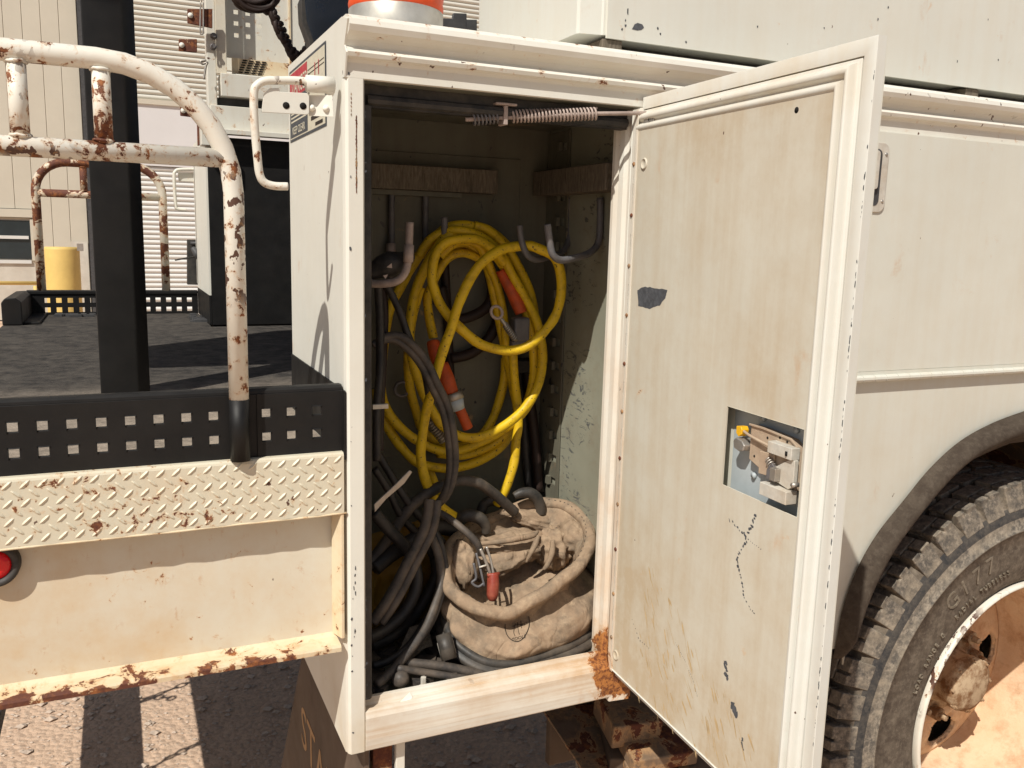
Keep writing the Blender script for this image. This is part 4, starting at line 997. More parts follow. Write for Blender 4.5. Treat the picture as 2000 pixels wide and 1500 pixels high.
for i in range(NB):
    a = 2 * math.pi * i / NB; da = 2 * math.pi / NB; j = random.uniform(-.003, .003)
    r1_ = .516 + random.uniform(-.003, .001)
    wedge(.462, r1_ - .009, a + .0142, a + da - .0142 + j, WY + .0122, WY + .078, .003, .02, WY + .000)
    wedge(.490, r1_, a + .014, a + da * .52 + j, WY + .012, WY + .041, .003, .008)
    wedge(.490, r1_ - .001, a + da * .57 + j, a + da - .014 + j, WY + .012, WY + .041, .003, .008)
    wedge(.490, r1_, a + .020, a + da - .011 + j, WY + .0445, WY + .078, .003, .012)
    wedge(.47, .514, a + .05 + .008, a + .05 + da - .012, WY + .088, WY + .125, .003, .02)
    wedge(.47, .514, a + .008, a + da - .012, WY + .135, WY + .17, .003, -.02)
    wedge(.47, .514, a + .05, a + .05 + da - .02, WY + .18, WY + .245, .003, .02)
tb.mk('tread', 'lug', wh, bevel=.002)
# second tyre of the dual pair
V, F = lathe([(.3, .33), (.42, .31), (.47, .33), (.51, .36), (.51, .55), (.3, .58)], wc, 'y', 96); mk('inner_tyre', V, F, 'lug', wh, smooth=True)
# raised lettering
def arc_text(s_, r, a_start, size, step, mat):
    for ch_ in s_:
        a = a_start
        if ch_ != ' ':
            rad = Vector((math.cos(a), 0, math.sin(a))); tan = Vector((math.sin(a), 0, -math.cos(a)))
            o = Vector(wc) + rad * r; o.y = WY - .0095
            txt('sidewall_letter', ch_, size, mat, wh, o, tan, rad, .0016)
        a_start -= step
a0 = (1.2268,0.003,0.8362); a0 = math.atan2(a0[2] - wc[2], a0[0] - wc[0])
arc_text('G177', .378, a0, .052, .103, 'letter')
arc_text('RADIAL TUBELESS', .338, a0 + .03, .014, .034, 'letter')
arc_text('LOAD RANGE G', .340, a0 + .55, .014, .034, 'letter')
# rim
V, F = lathe([(.2905, WY + .012), (.2945, WY - .004), (.290, WY - .010), (.2855, WY - .006), (.284, WY + .004)], wc, 'y', 128); mk('rim_edge', V, F, 'rimlip', wh, smooth=True)
V, F = lathe([(.2838, WY + .004), (.278, WY + .03), (.270, WY + .04), (.262, WY + .05), (.256, WY + .21), (.246, WY + .225)], wc, 'y', 96); mk('rim_barrel', V, F, 'rim', wh, smooth=True)
# disc with hand holes
NA, NR = 180, 26; rs_ = [.105 + (.246 - .105) * i / (NR - 1) for i in range(NR)]
hol = [(.196, R(72 + 72 * i)) for i in range(5)]
def inel(r, a, c):
    da = (a - c[1] + math.pi) % (2 * math.pi) - math.pi; return math.hypot((r - c[0]) / .036, da * c[0] / .046)
V = []; F = []
for i in range(NA):
    a = 2 * math.pi * i / NA
    for r in rs_:
        rr, aa = r, a
        for c_ in hol:
            q = inel(r, a, c_)
            if .80 < q < 1.28:
                da = (a - c_[1] + math.pi) % (2 * math.pi) - math.pi; rr = c_[0] + (r - c_[0]) / q; aa = c_[1] + da / q
        dep = WY + .225 - .012 * math.sin((r - .105) / .141 * math.pi) - (.03 if r < .13 else .03 * max(0, (.15 - r) / .02))
        V.append(pol(rr, aa, dep))
for i in range(NA):
    for j in range(NR - 1):
        ac = 2 * math.pi * (i + .5) / NA; rc = (rs_[j] + rs_[j + 1]) / 2
        if any(inel(rc, ac, c_) < 1.0 for c_ in hol): continue
        F.append((i * NR + j, i * NR + j + 1, ((i + 1) % NA) * NR + j + 1, ((i + 1) % NA) * NR + j))
o = mk('rim_disc', V, F, 'rim', wh, smooth=True); sm_ = o.modifiers.new('s', 'SOLIDIFY'); sm_.thickness = .01; sm_.offset = 0
V, F = lathe([(0, .33), (.26, .33)], wc, 'y', 48); mk('brake_drum', V, F, 'hole', wh)
# hub
V, F = lathe([(.125, WY + .20), (.118, WY + .19), (.100, WY + .185), (.075, WY + .18), (.064, WY + .15), (.062, WY + .13), (.066, WY + .12), (.064, WY + .105), (.05, WY + .098), (0, WY + .096)], wc, 'y', 64); mk('hub', V, F, 'hub', wh, smooth=True)
def nut(rad, a, y, r, h, name):
    V, F = lathe([(0, -h), (r * .45, -h), (r * .5, -h * .62), (r * .95, -h * .6), (r, -h * .5), (r, 0)], pol(rad, a, y), 'y', 8); mk(name, V, F, 'hub', wh, smooth=False, bevel=.0015)
for i in range(10): nut(.104, 2 * math.pi * i / 10 + .2, WY + .188, .017, .042, 'lug_nut')
for i in range(8): nut(.062, 2 * math.pi * i / 8, WY + .112, .007, .014, 'axle_nut')

# ---- far side of the truck ------------------------------------------------------------------------------
fs = empty('far_side_box', truck)
box('far_side_panel', (0, 1.86, 1.3165), (.006, 2.30, 1.83), 'body', fs, bevel=0)
box('far_black_band', (-.001, 1.86, 1.2205), (.006, 2.30, 1.3163), 'black', fs, bevel=0)
box('far_inner_wall', (.007, 1.8525, 1.2205), (.9, 1.862, (0.1565,1.85,1.818)[2]), 'black', fs, bevel=0)
box('far_box_body', (.007, 1.863, .9), (1.2, 2.32, 1.82), 'black', fs, bevel=0)
box('head_board', (.602, .40, 1.2), (.63, 1.85, 1.80), 'black', fs, bevel=0)
box('far_box_rim', (.0, 2.28, 1.33), (.05, 2.33, 1.82), 'far', fs, bevel=.002)
zl1 = (0.1569,1.85,1.8357)[2]; zl2 = (0.1586,1.85,1.9138)[2]; zl3 = (0.1592,1.85,1.9408)[2]; zl4 = (0.1607,1.85,2.0102)[2]; zl5 = (0.1622,1.85,2.0759)[2]
box('far_ledge', (.018, 1.83, zl1), (.9, 1.90, zl2), 'far', fs, bevel=.002)
box('far_ledge_lip', (.018, 1.80, zl1 - .012), (.9, 1.829, zl1 + .004), 'far', fs, bevel=.002)
box('far_recess', (.018, 1.86, zl2 + .0005), (.9, 1.90, zl3), 'darkgrey', fs, bevel=0)
box('far_ledge', (.05, 1.82, zl3 + .0005), (.9, 1.90, zl4), 'far', fs, bevel=.002)
box('far_shelf', (.09, 1.86, zl4 + .0005), (.9, 2.3, zl4 + .008), 'far', fs, bevel=.001)
cb = empty('control_cabinet', truck)
X0 = (0.0638,1.9,2.1516)[0]; hs = []
for i, px in enumerate((463, 486, 508)):
    pass
pxs = [(0.1125,1.92,2.1924)[0], (0.1491,1.92,2.1968)[0], (0.1845,1.92,2.2011)[0]]; pzs = [(0.1433,1.92,2.218)[2], (0.1424,1.92,2.1835)[2], (0.1416,1.92,2.1472)[2]]
hs = [(x - .0072, x + .0072, z - .0068, z + .0068) for x in pxs for z in pzs]
V, F = plate((X0, .60), (zl5, 2.6), hs, lambda p: (p[0], 1.92 + p[2], p[1]), .004); mk('front_plate', V, F, 'far', cb)
box('cabinet_back', (X0, 2.15, zl5), (.6, 2.16, 2.6), 'far', cb, bevel=0)
box('cabinet_seam', ((0.2805,1.91,2.1787)[0] - .002, 1.914, zl5), ((0.2805,1.91,2.1787)[0] + .004, 1.9198, 2.6), 'lip', cb, bevel=0)
mb = MB()
for i in range(7):
    for j in range(4): mb.box((.11 + .02 * j + i * .003, 1.90 - .0, zl4 + .012 + i * .0075), (.124 + .02 * j + i * .003, 1.903, zl4 + .0155 + i * .0075))
box('grille_plate', (.095, 1.904, zl4 + .009), (.6, 1.915, zl5 - .002), 'lip', cb, bevel=0)
mb.mk('grille_slot', 'hole', cb, kind='stuff')
# corner pillar with rusty brackets
pl = empty('corner_pillar', truck)
c0 = (0.0116,1.84,2.134)[0]; c1_ = (0.0419,1.84,2.1375)[0]; c2_ = (0.0586,1.84,2.1394)[0]
box('pillar_tube', (c0, 1.84, 1.86), (c1_ - .002, 1.89, 2.7), 'far', pl, bevel=.003)
box('pillar_flange', (c1_ - .0015, 1.835, zl4), (c2_ + .012, 1.842, 2.7), 'channel', pl, bevel=.001)
def br(px0, px1, py0, py1, y, mat='rustyfar'):
    pass
A_ = [(-0.0431,1.8,2.1829),(0.029,1.8,2.192),(0.0274,1.8,2.1355),(-0.0445,1.8,2.1418)]
def slab(name, P4, th, mat, par):
    n = len(P4); V = list(P4) + [(p[0], p[1] + th, p[2]) for p in P4]
    return mk(name, V, [tuple(reversed(range(n))), tuple(range(n, 2 * n))] + [(i, (i + 1) % n, n + (i + 1) % n, n + i) for i in range(n)], mat, par, bevel=.002)
slab('rusty_bracket', A_, .008, 'rustyfar', pl)
slab('rusty_bracket', [(-0.0667,1.86,2.1048),(-0.0129,1.86,2.1108),(-0.0141,1.86,2.0713),(-0.068,1.86,2.0686)], .006, 'rustyfar', pl)
slab('rusty_bracket', [(-0.069,1.86,1.9102),(-0.0209,1.86,1.908),(-0.0219,1.86,1.8738),(-0.0702,1.86,1.8762)], .006, 'rustyfar', pl)
slab('rusty_gusset', [(-0.0224,1.84,1.9101),(-0.0046,1.84,1.9008),(0.0302,1.84,1.8367),(0.0262,1.84,1.8051),(-0.0233,1.84,1.7861)], .01, 'rustyfar', pl)
box('pillar_foot', ((-0.0169,1.8,1.8063)[0], 1.78, (-0.0176,1.8,1.7847)[2]), ((0.0346,1.8,1.8099)[0], 1.84, (0.0264,1.8,1.8433)[2]), 'far', pl, bevel=.002)
for c_ in ((-0.0353,1.797,2.1643), (-0.0586,1.857,2.0871), (-0.0608,1.857,1.892)):
    V, F = lathe([(0, -.004), (.006, -.003), (.008, 0)], c_, 'y', 14); mk('bracket_bolt', V, F, 'rimwhite', pl, smooth=True)
for c_ in ((0.0303,1.83,2.0859), (0.033,1.832,2.1183)):
    V, F = lathe([(0, -.02), (.006, -.02), (.007, -.006), (.010, -.005), (.010, 0)], c_, 'y', 12); mk('pillar_bolt', V, F, 'hookdark', pl)
tube('wire_clip', [(-0.0052,1.79,2.2104),(-0.0094,1.79,2.1218),(-0.0053,1.79,2.1134),(-0.0006,1.79,2.1229),(0.0022,1.79,2.2113)], .0022, 'steel', pl)
tube('wire_clip', [(0.0066,1.8,2.0391),(-0.0098,1.8,2.0344),(-0.0041,1.8,2.0275),(0.0095,1.8,2.0334),(0.0046,1.8,2.0209),(-0.0025,1.8,1.9826)], .0035, 'steel', pl)
# far grab handle and rear lamp box
fg = empty('far_grab_handle', truck)
tube('bent_rod', [(0.0358,2.32,1.7458),(-0.0454,2.32,1.7413),(-0.0631,2.32,1.7313),(-0.0672,2.32,1.713),(-0.0654,2.32,1.6183),(-0.059,2.32,1.6002),(-0.0292,2.32,1.5976)], .006, 'far', fg, res=10)
slab('handle_plate', [(-0.0538,2.33,1.7306),(0.015,2.33,1.7343),(0.0139,2.33,1.6993),(-0.0514,2.33,1.6997)], .004, 'far', fg)
slab('handle_plate', [(0.004,2.32,1.7495),(0.0289,2.32,1.7509),(0.0273,2.32,1.6995),(0.0024,2.32,1.6983)], .02, 'body', fg)
slab('side_angle', [(0.028,2.31,1.7503),(0.0816,2.31,1.7533),(0.075,2.31,1.5227),(0.0212,2.31,1.5306)], .01, 'far', fg)
rl = empty('rear_lamp_box', truck)
la = [(-0.0279,2.34,1.4899),(0.0461,2.34,1.4916),(0.041,2.34,1.3216),(-0.0334,2.34,1.3234)]; slab('lamp_housing', la, .03, 'rubber', rl)
tube('lamp_grommet', [(-0.0183,2.33,1.4771),(0.0321,2.33,1.4782)], .006, 'darkgrey', rl, sm=False)
tube('lamp_arm', [(-0.0766,2.28,1.4158),(-0.0258,2.3,1.4252),(0.0117,2.32,1.4308)], .003, 'rubber', rl)
tube('lamp_horn', [(-0.0124,2.32,1.4605),(0.0039,2.31,1.4366),(0.0211,2.31,1.4124),(0.0343,2.31,1.3709)], [.008, .016, .013, .008], 'darkgrey', rl)
tube('lamp_cable', [(0.0272,2.3,1.4034),(0.0365,2.28,1.3572),(0.0339,2.25,1.3025),(0.0248,2.24,1.2656),(0.0112,2.24,1.2319)], .006, 'rubber', rl)

# mirror above the storage box
mr = empty('side_mirror', truck)
mo = [(0.1962,1.2,2.1414),(0.1804,1.2,2.1028),(0.1822,1.2,2.0542),(0.2009,1.2,2.0045),(0.2093,1.2,1.9456),(0.3266,1.2,1.9573),(0.3273,1.2,2.1591)]; slab('mirror_shell', mo, .05, 'rubber', mr)
mo = [(0.2003,1.195,2.1408),(0.1896,1.195,2.1005),(0.1928,1.195,2.0544),(0.209,1.195,2.007),(0.2162,1.195,1.9505),(0.3118,1.195,1.9601),(0.3127,1.195,2.156)]; slab('mirror_glass', mo, .004, 'mirrorg', mr)
mq_ = Vector((0.2715,1.25,2.0496))
tube('mirror_arm', [mq_, mq_ + Vector((.05, .3, .02)), (mq_.x + .06, 1.93, mq_.z + .03)], .012, 'rubber', mr)
gb = [(0.4806,1.0,2.0553),(0.5128,1.0,2.058),(0.5153,1.0,2.0715),(0.5506,1.0,2.0746),(0.5514,1.0,2.0311),(0.481,1.0,2.0254)]; slab('grey_bracket', gb, .01, 'darkgrey', truck)
slab('grey_guard', [(0.4066,1.1,2.0657),(0.6182,1.1,2.0887),(0.619,1.1,2.048),(0.4068,1.1,2.0239)], .01, 'darkgrey', truck)

# hose or rope wrapped in dark tape
ropeT = thing('dark_rope', (0.2032,1.5,2.018), 'dark brown knotted rope drooping beside the black mirror', 'rope')
rp = [(0.1316,1.5,2.1904),(0.1557,1.5,2.1393),(0.176,1.5,2.0981),(0.1967,1.5,2.059),(0.2135,1.5,2.0303),(0.2306,1.5,2.0153),(0.2483,1.5,2.0284),(0.2531,1.45,2.0506),(0.2518,1.4,2.0764)]
rp = [(-.05, 1.18, 3.3), (.08, 1.4, 2.6)] + list(rp)
Pp = catmull(rp, 10)
for ph in (0, 2.1, 4.2):
    V, F = tube_geo([p + Vector((math.cos(i * .55 + ph), .3 * math.sin(i * .9), math.sin(i * .55 + ph))) * (.0085 + .002 * math.sin(i * .33)) for i, p in enumerate(Pp)], .0085, 8, False); mk('rope_strand', V, F, 'cablebr', ropeT, smooth=True)
for k in range(7):
    V, F = tube_geo([(0.0625,1.5,2.1705),(0.0797,1.5,2.1487),(0.1139,1.5,2.1422),(0.149,1.5,2.1575),(0.1706,1.5,2.1901)], .008, 8, True, 6); V = [tuple(Vector(v) + Vector((random.uniform(-.001, .001) + .013 * math.cos(k), .01 * math.sin(k * 2), .010 * math.sin(k)))) for v in V]; mk('rope_loop', V, F, 'cablebr', ropeT, smooth=True)

# ================================================================== CABLES IN THE COMPARTMENT
YD = .30
def cable_thing(name, pts_list, r, mat, label, cat, group=None, res=10):
    p0 = pts_list[0][0]
    t = thing(name, (round(p0[0], 3), round(p0[1], 3), .85), label, cat, group)
    return t
ye = thing('yellow_cable_coil', (.2, .3, 1.1), 'long yellow grounding cable looped over a hook in the compartment', 'cable')
def yl(pts, r=.0085): 
    pts = [tuple(Vector(p) + Vector((random.uniform(-1, 1), random.uniform(-1, 1), random.uniform(-1, 1))) * .0009) for p in pts]
    return tube('cable_loop', pts, [r * random.uniform(.94, 1.06) for _ in range(len(pts) * 2)], 'yellow', ye, res=12, sub=7)
yl([(0.3663,0.305,1.5111),(0.3387,0.3,1.5312),(0.314,0.3,1.5412),(0.2802,0.3,1.5447),(0.249,0.305,1.5376),(0.2212,0.31,1.5124),(0.1969,0.32,1.4767),(0.1774,0.325,1.441),(0.1573,0.325,1.4011),(0.1459,0.32,1.3572),(0.1396,0.32,1.2946),(0.1382,0.315,1.2502),(0.1526,0.31,1.2121),(0.1868,0.305,1.1758),(0.2284,0.3,1.1496),(0.2676,0.3,1.1418),(0.3123,0.3,1.1508),(0.368,0.3,1.1758),(0.414,0.3,1.2148),(0.4338,0.305,1.2664),(0.4364,0.31,1.3236),(0.4291,0.31,1.3811),(0.4171,0.31,1.4284),(0.3896,0.305,1.4749),(0.3642,0.3,1.5066),(0.3267,0.295,1.5354),(0.2974,0.295,1.5443)])
yl([(0.2443,0.345,1.4573),(0.2587,0.34,1.4803),(0.2778,0.335,1.5043),(0.3002,0.33,1.5111),(0.3284,0.33,1.4898),(0.3442,0.33,1.4569),(0.3554,0.33,1.4131),(0.3657,0.33,1.3707),(0.3782,0.335,1.3317),(0.3888,0.335,1.288),(0.4007,0.335,1.2435),(0.4093,0.335,1.2035),(0.4005,0.33,1.1703),(0.3727,0.325,1.1366),(0.3284,0.32,1.1137),(0.2757,0.315,1.1048),(0.2291,0.315,1.1126),(0.2018,0.315,1.1254),(0.1745,0.32,1.1547),(0.1523,0.325,1.1906),(0.1397,0.33,1.22),(0.1355,0.335,1.2561)])
yl([(0.2047,0.31,1.4903),(0.2195,0.3,1.5169),(0.2437,0.29,1.5323),(0.2708,0.275,1.5339),(0.311,0.28,1.5227),(0.346,0.285,1.4959),(0.3719,0.285,1.4574),(0.4006,0.285,1.4116),(0.4225,0.285,1.3723),(0.4313,0.28,1.3209),(0.4247,0.272,1.2767),(0.4069,0.265,1.2408),(0.3807,0.262,1.2115),(0.3509,0.262,1.1907),(0.3162,0.262,1.1761),(0.286,0.265,1.172),(0.2606,0.27,1.1801),(0.2353,0.275,1.1993),(0.2158,0.28,1.2297),(0.2002,0.285,1.2659),(0.1866,0.29,1.3107),(0.1808,0.29,1.3509),(0.1833,0.29,1.395),(0.1912,0.29,1.4317),(0.2074,0.29,1.4692),(0.2255,0.29,1.4998),(0.2402,0.285,1.5201),(0.2606,0.285,1.5293),(0.3006,0.29,1.5259),(0.3373,0.295,1.5017)])
yl([(0.3533,0.285,1.4798),(0.3287,0.275,1.5038),(0.2954,0.265,1.5199),(0.266,0.262,1.5218),(0.2331,0.26,1.5134),(0.2134,0.255,1.4919),(0.2057,0.25,1.4589),(0.2114,0.25,1.4359),(0.2218,0.245,1.4105),(0.2376,0.24,1.3883),(0.2555,0.235,1.3703),(0.2839,0.23,1.3475),(0.3124,0.225,1.3367),(0.3411,0.22,1.3339),(0.3698,0.215,1.3417),(0.3982,0.21,1.364),(0.4191,0.21,1.3931),(0.4297,0.21,1.4305),(0.4282,0.212,1.4684),(0.4138,0.215,1.4945),(0.3882,0.22,1.5087),(0.3701,0.225,1.5126),(0.3451,0.225,1.5104),(0.3187,0.225,1.5038),(0.2879,0.222,1.4847),(0.2646,0.22,1.4591),(0.2477,0.215,1.4288),(0.2352,0.212,1.402),(0.2275,0.212,1.3749),(0.2162,0.212,1.3445),(0.2069,0.215,1.3118),(0.1966,0.22,1.2682),(0.1888,0.225,1.2266),(0.1837,0.225,1.1935),(0.1813,0.225,1.1627),(0.1861,0.225,1.131),(0.1946,0.225,1.1032),(0.2115,0.23,1.0728),(0.2324,0.235,1.0507),(0.2614,0.24,1.0328)])
yl([(0.3817,0.3,1.3169),(0.3851,0.3,1.2693),(0.3928,0.3,1.2208),(0.3937,0.295,1.183),(0.3882,0.29,1.1504),(0.3827,0.285,1.1178),(0.372,0.28,1.0858),(0.3593,0.28,1.0576),(0.3517,0.29,1.0358)])
yl([(0.3481,0.33,1.4643),(0.3204,0.325,1.4871),(0.2888,0.32,1.4958),(0.2666,0.325,1.4908),(0.2513,0.33,1.4725),(0.2381,0.335,1.4433),(0.2288,0.335,1.4179),(0.2294,0.33,1.3819),(0.2358,0.325,1.3457)], .008)
yl([(0.3888,0.35,1.3005),(0.3878,0.35,1.2613),(0.3782,0.35,1.2223),(0.3632,0.35,1.1835),(0.3428,0.35,1.155),(0.3068,0.35,1.1358),(0.2659,0.35,1.1429),(0.2286,0.35,1.1708),(0.2125,0.35,1.212),(0.1989,0.345,1.2608),(0.195,0.34,1.3174),(0.2006,0.335,1.3818),(0.2136,0.33,1.4363)], .0085)
yl([(0.2297,0.315,1.4905),(0.2419,0.305,1.5129),(0.2616,0.3,1.5249),(0.2862,0.29,1.5291),(0.3223,0.295,1.5122),(0.36,0.3,1.4748),(0.3888,0.3,1.4244),(0.4144,0.3,1.3634),(0.4247,0.3,1.3061),(0.4256,0.305,1.2571),(0.4104,0.31,1.2082),(0.3824,0.32,1.1637),(0.3434,0.325,1.1359),(0.2923,0.325,1.1252),(0.2471,0.325,1.1336)], .0085)
yl([(0.2438,0.315,1.4907),(0.2608,0.31,1.5089),(0.2846,0.31,1.5165),(0.3139,0.31,1.51),(0.3333,0.315,1.483),(0.3566,0.32,1.4371),(0.3713,0.32,1.381),(0.3803,0.325,1.3233),(0.4001,0.335,1.2631)], .008)
yl([(0.2233,0.33,1.0227),(0.2551,0.33,1.0341),(0.2447,0.33,1.0695),(0.2324,0.33,1.1047)], .0075)
# orange handles and clamps on the cable
cl = thing('cable_clamp', (0.2548,0.27,1.2431), 'orange handled grounding clamp hanging in the middle of the yellow coil', 'clamp')
tube('grip', [(0.2271,0.3,1.3415),(0.2276,0.29,1.3229),(0.2337,0.285,1.3035)], .0115, 'orange', cl)
tube('grip', [(0.2393,0.29,1.3026),(0.2455,0.28,1.2783),(0.2536,0.275,1.2533)], [.0125, .0145, .0125], 'orange', cl, res=14)
tube('collar', [(0.2555,0.275,1.2532),(0.2594,0.272,1.2407)], .0165, 'steel', cl, sm=False, res=16)
tube('clamp_jaw', [(0.2584,0.272,1.2426),(0.2647,0.27,1.2242)], [.016, .012], 'skin', cl, sm=False, res=14)
tube('grip', [(0.2646,0.27,1.2307),(0.2746,0.27,1.2098),(0.2838,0.27,1.1897)], .0095, 'orange', cl)
V, F = tube_geo(helix((0.2211,0.3,1.2006), (0.2506,0.3,1.1611), 9, .008), .0018, 6, False); mk('clamp_spring', V, F, 'steel', cl, smooth=True)
cl2 = thing('cable_clamp', (0.3854,0.28,1.366), 'orange and grey clamp with an eye bolt near the right hooks', 'clamp')
tube('grip', [(0.3522,0.3,1.4675),(0.3689,0.295,1.4386),(0.3826,0.29,1.4095),(0.389,0.285,1.3914)], [.009, .0115, .012, .0105], 'orange', cl2, res=14)
mb = MB(); cc = Vector((0.3865,0.28,1.3632)); mb.box((cc.x - .017, cc.y - .012, cc.z - .022), (cc.x + .014, cc.y + .012, cc.z + .022)); mb.box((cc.x - .020, cc.y - .009, cc.z - .034), (cc.x + .008, cc.y + .009, cc.z - .018))
mb.mk('clamp_body', 'hookdark', cl2, bevel=.005)
V, F = tube_geo(helix((0.3452,0.258,1.3744), (0.3704,0.268,1.3473), 8, .0048), .0016, 6, False); mk('eye_bolt_thread', V, F, 'steel', cl2, smooth=True)
tube('eye_bolt_shank', [(0.3334,0.252,1.3877),(0.3734,0.27,1.3442)], .0035, 'steel', cl2, sm=False)
rc = Vector((0.3255,0.25,1.3969)); V, F = tube_geo([rc + Vector((math.cos(a) * .0105, math.sin(a) * .004, math.sin(a) * .0105)) for a in [2 * math.pi * k / 16 for k in range(16)]], .0028, 8, False, closed=True); mk('eye_ring', V, F, 'hookpale', cl2, smooth=True)
rc = Vector((0.1846,0.345,1.2521)); er = thing('steel_ring', tuple(rc), 'dark steel ring hanging against the back wall left of the yellow coil', 'ring')
V, F = tube_geo([rc + Vector((math.cos(a) * .013, 0, math.sin(a) * .013)) for a in [2 * math.pi * k / 20 for k in range(20)]], .003, 8, False, closed=True); mk('ring_loop', V, F, 'hookdark', er, smooth=True)
# dark brown hose behind the yellow coil
bh = thing('brown_hose', (0.352,0.36,1.3967), 'dark brown hose loop behind the yellow coil', 'hose')
tube('hose_loop', [(0.2626,0.36,1.4346),(0.2692,0.355,1.3978),(0.2875,0.35,1.3774),(0.3156,0.345,1.3813),(0.3457,0.345,1.3979),(0.3595,0.35,1.4259),(0.3535,0.355,1.4632)], .010, 'cablebr', bh)
tube('hose_loop', [(0.2842,0.365,1.3018),(0.3229,0.36,1.3109),(0.3585,0.36,1.3389),(0.3754,0.36,1.3772),(0.3688,0.365,1.4344)], .010, 'cablebr', bh)
tube('hose_tail', [(0.2713,0.37,1.4896),(0.2764,0.37,1.4153),(0.2815,0.37,1.3396),(0.2867,0.37,1.2625)], .008, 'cablebr', bh)
tube('hose_tail', [(0.4342,0.36,1.2976),(0.4453,0.355,1.2179),(0.4566,0.35,1.1368),(0.463,0.34,1.0355)], .010, 'cablebr', bh)
tube('hose_tail', [(0.4226,0.37,1.2967),(0.4388,0.37,1.1952),(0.4439,0.36,1.0942),(0.4504,0.35,1.0234)], .009, 'cablek', bh)
mb = MB(); cc = Vector((0.4224,0.35,1.2846)); mb.box((cc.x - .02, cc.y - .01, cc.z - .012), (cc.x + .018, cc.y + .01, cc.z + .012)); mb.mk('hose_clip', 'rubber', bh, bevel=.003)

# grey and black cables at the left
gc = thing('grey_twin_cable', (0.2011,0.2,1.28), 'dusty dark grey twin cable hanging across the left of the yellow coil', 'cable')
k1 = [(0.0996,0.2,1.3565),(0.1138,0.2,1.3643),(0.1352,0.195,1.3652),(0.1593,0.19,1.3462),(0.1778,0.185,1.3213),(0.194,0.18,1.2861),(0.2087,0.178,1.2561),(0.2174,0.176,1.2234),(0.2235,0.176,1.1797),(0.2247,0.178,1.1468),(0.2205,0.18,1.1176),(0.2136,0.19,1.0932),(0.2036,0.2,1.0779)]
tube('cable_strand', k1, .0068, 'cableg', gc); tube('cable_strand', [tuple(Vector(p) + Vector((-.0075, .003, -.006))) for p in k1], .0066, 'cableg', gc)
bk = thing('black_cable', (0.1396,0.21,1.4007), 'thin black cable dropping from the left pale hook', 'cable')
tube('cable_strand', [(0.114,0.21,1.4498),(0.125,0.21,1.4311),(0.1381,0.205,1.4012),(0.1478,0.2,1.3702),(0.1627,0.2,1.3365),(0.1821,0.21,1.3006),(0.1985,0.23,1.2445)], .0062, 'cablek', bk)
tube('cable_strand', [(0.0996,0.2,1.4503),(0.1029,0.2,1.3955),(0.1002,0.19,1.3151),(0.0924,0.18,1.2513),(0.0897,0.17,1.1705)], .0068, 'cablek', bk)
tube('cable_strand', [(0.1136,0.22,1.4427),(0.117,0.22,1.3935),(0.1109,0.21,1.3118),(0.1048,0.2,1.2468),(0.1003,0.19,1.1816)], .006, 'cablebr', bk)
hb = thing('black_strap_bundle', (0.1231,0.19,1.4685), 'black strap bundle with pale triangle marks over the left hook', 'strap')
V, F = tube_geo([(0.0864,0.2,1.4638),(0.1039,0.195,1.4745),(0.1189,0.19,1.4804),(0.1371,0.195,1.4844),(0.1544,0.21,1.4923)], [.010, .018, .020, .015, .010], 12); mk('strap_roll', V, F, 'rubber', hb, smooth=True)
for c_ in (([(0.1043,0.168,1.4755),(0.1124,0.168,1.4819),(0.1133,0.168,1.4741)]), ([(0.0973,0.163,1.4632),(0.1053,0.163,1.4649),(0.1013,0.163,1.4578)])): mk('triangle_mark', [c_[0], c_[1], c_[2]], [(0, 1, 2)], 'hookpale', hb)

lc_ = thing('black_hose_tangle', (0.1387,0.15,1.0003), 'tangle of dusty black hoses at the left of the canvas bag', 'hose')
k3 = [(0.1742,0.16,1.1015),(0.171,0.155,1.0817),(0.1626,0.15,1.0539),(0.1472,0.145,1.0288),(0.1312,0.14,1.005),(0.1112,0.13,0.977),(0.0891,0.12,0.9501),(0.0692,0.12,0.9233)]
tube('hose_strand', k3, .0088, 'cableg', lc_, res=12)
tube('hose_strand', [tuple(Vector(p) + Vector((.0135, -.001, -.003))) for p in k3], .0075, 'cableg', lc_, res=12)
tube('hose_strand', [(0.0799,0.2,0.9813),(0.1248,0.22,1.0221),(0.1515,0.22,1.0595),(0.174,0.22,1.0814),(0.2012,0.22,1.0968),(0.2401,0.22,1.1094),(0.2811,0.22,1.1037),(0.3169,0.23,1.0789),(0.3448,0.24,1.0542),(0.3703,0.25,1.0311)], .0095, 'cableg', lc_, res=12)
k5 = [(0.1783,0.17,1.0411),(0.1876,0.16,1.0168),(0.1916,0.15,0.9888),(0.1892,0.14,0.9618),(0.1728,0.12,0.9369),(0.1489,0.1,0.9074),(0.1172,0.08,0.8859),(0.0863,0.065,0.8665),(0.0556,0.05,0.8549)]
tube('hose_strand', k5, .0072, 'cableg', lc_, res=12); tube('hose_strand', [tuple(Vector(p) + Vector((.010, .006, .002))) for p in k5], .006, 'cablek', lc_)
tube('hose_strand', [(0.0874,0.18,1.0832),(0.113,0.18,1.05),(0.1419,0.18,1.0157),(0.1558,0.17,0.9819),(0.1527,0.16,0.9505),(0.1305,0.15,0.918),(0.0915,0.14,0.8961),(0.0653,0.13,0.8938)], .0105, 'cablek', lc_, res=12)
tube('hose_strand', [(0.109,0.08,0.8669),(0.169,0.065,0.8559),(0.2402,0.05,0.8338),(0.2786,0.045,0.827)], .0075, 'cableg', lc_, res=12)
tube('hose_strand', [(0.0905,0.06,0.8707),(0.1577,0.05,0.8516),(0.2141,0.04,0.8369),(0.2387,0.036,0.8341)], .0058, 'cableg', lc_, res=12)
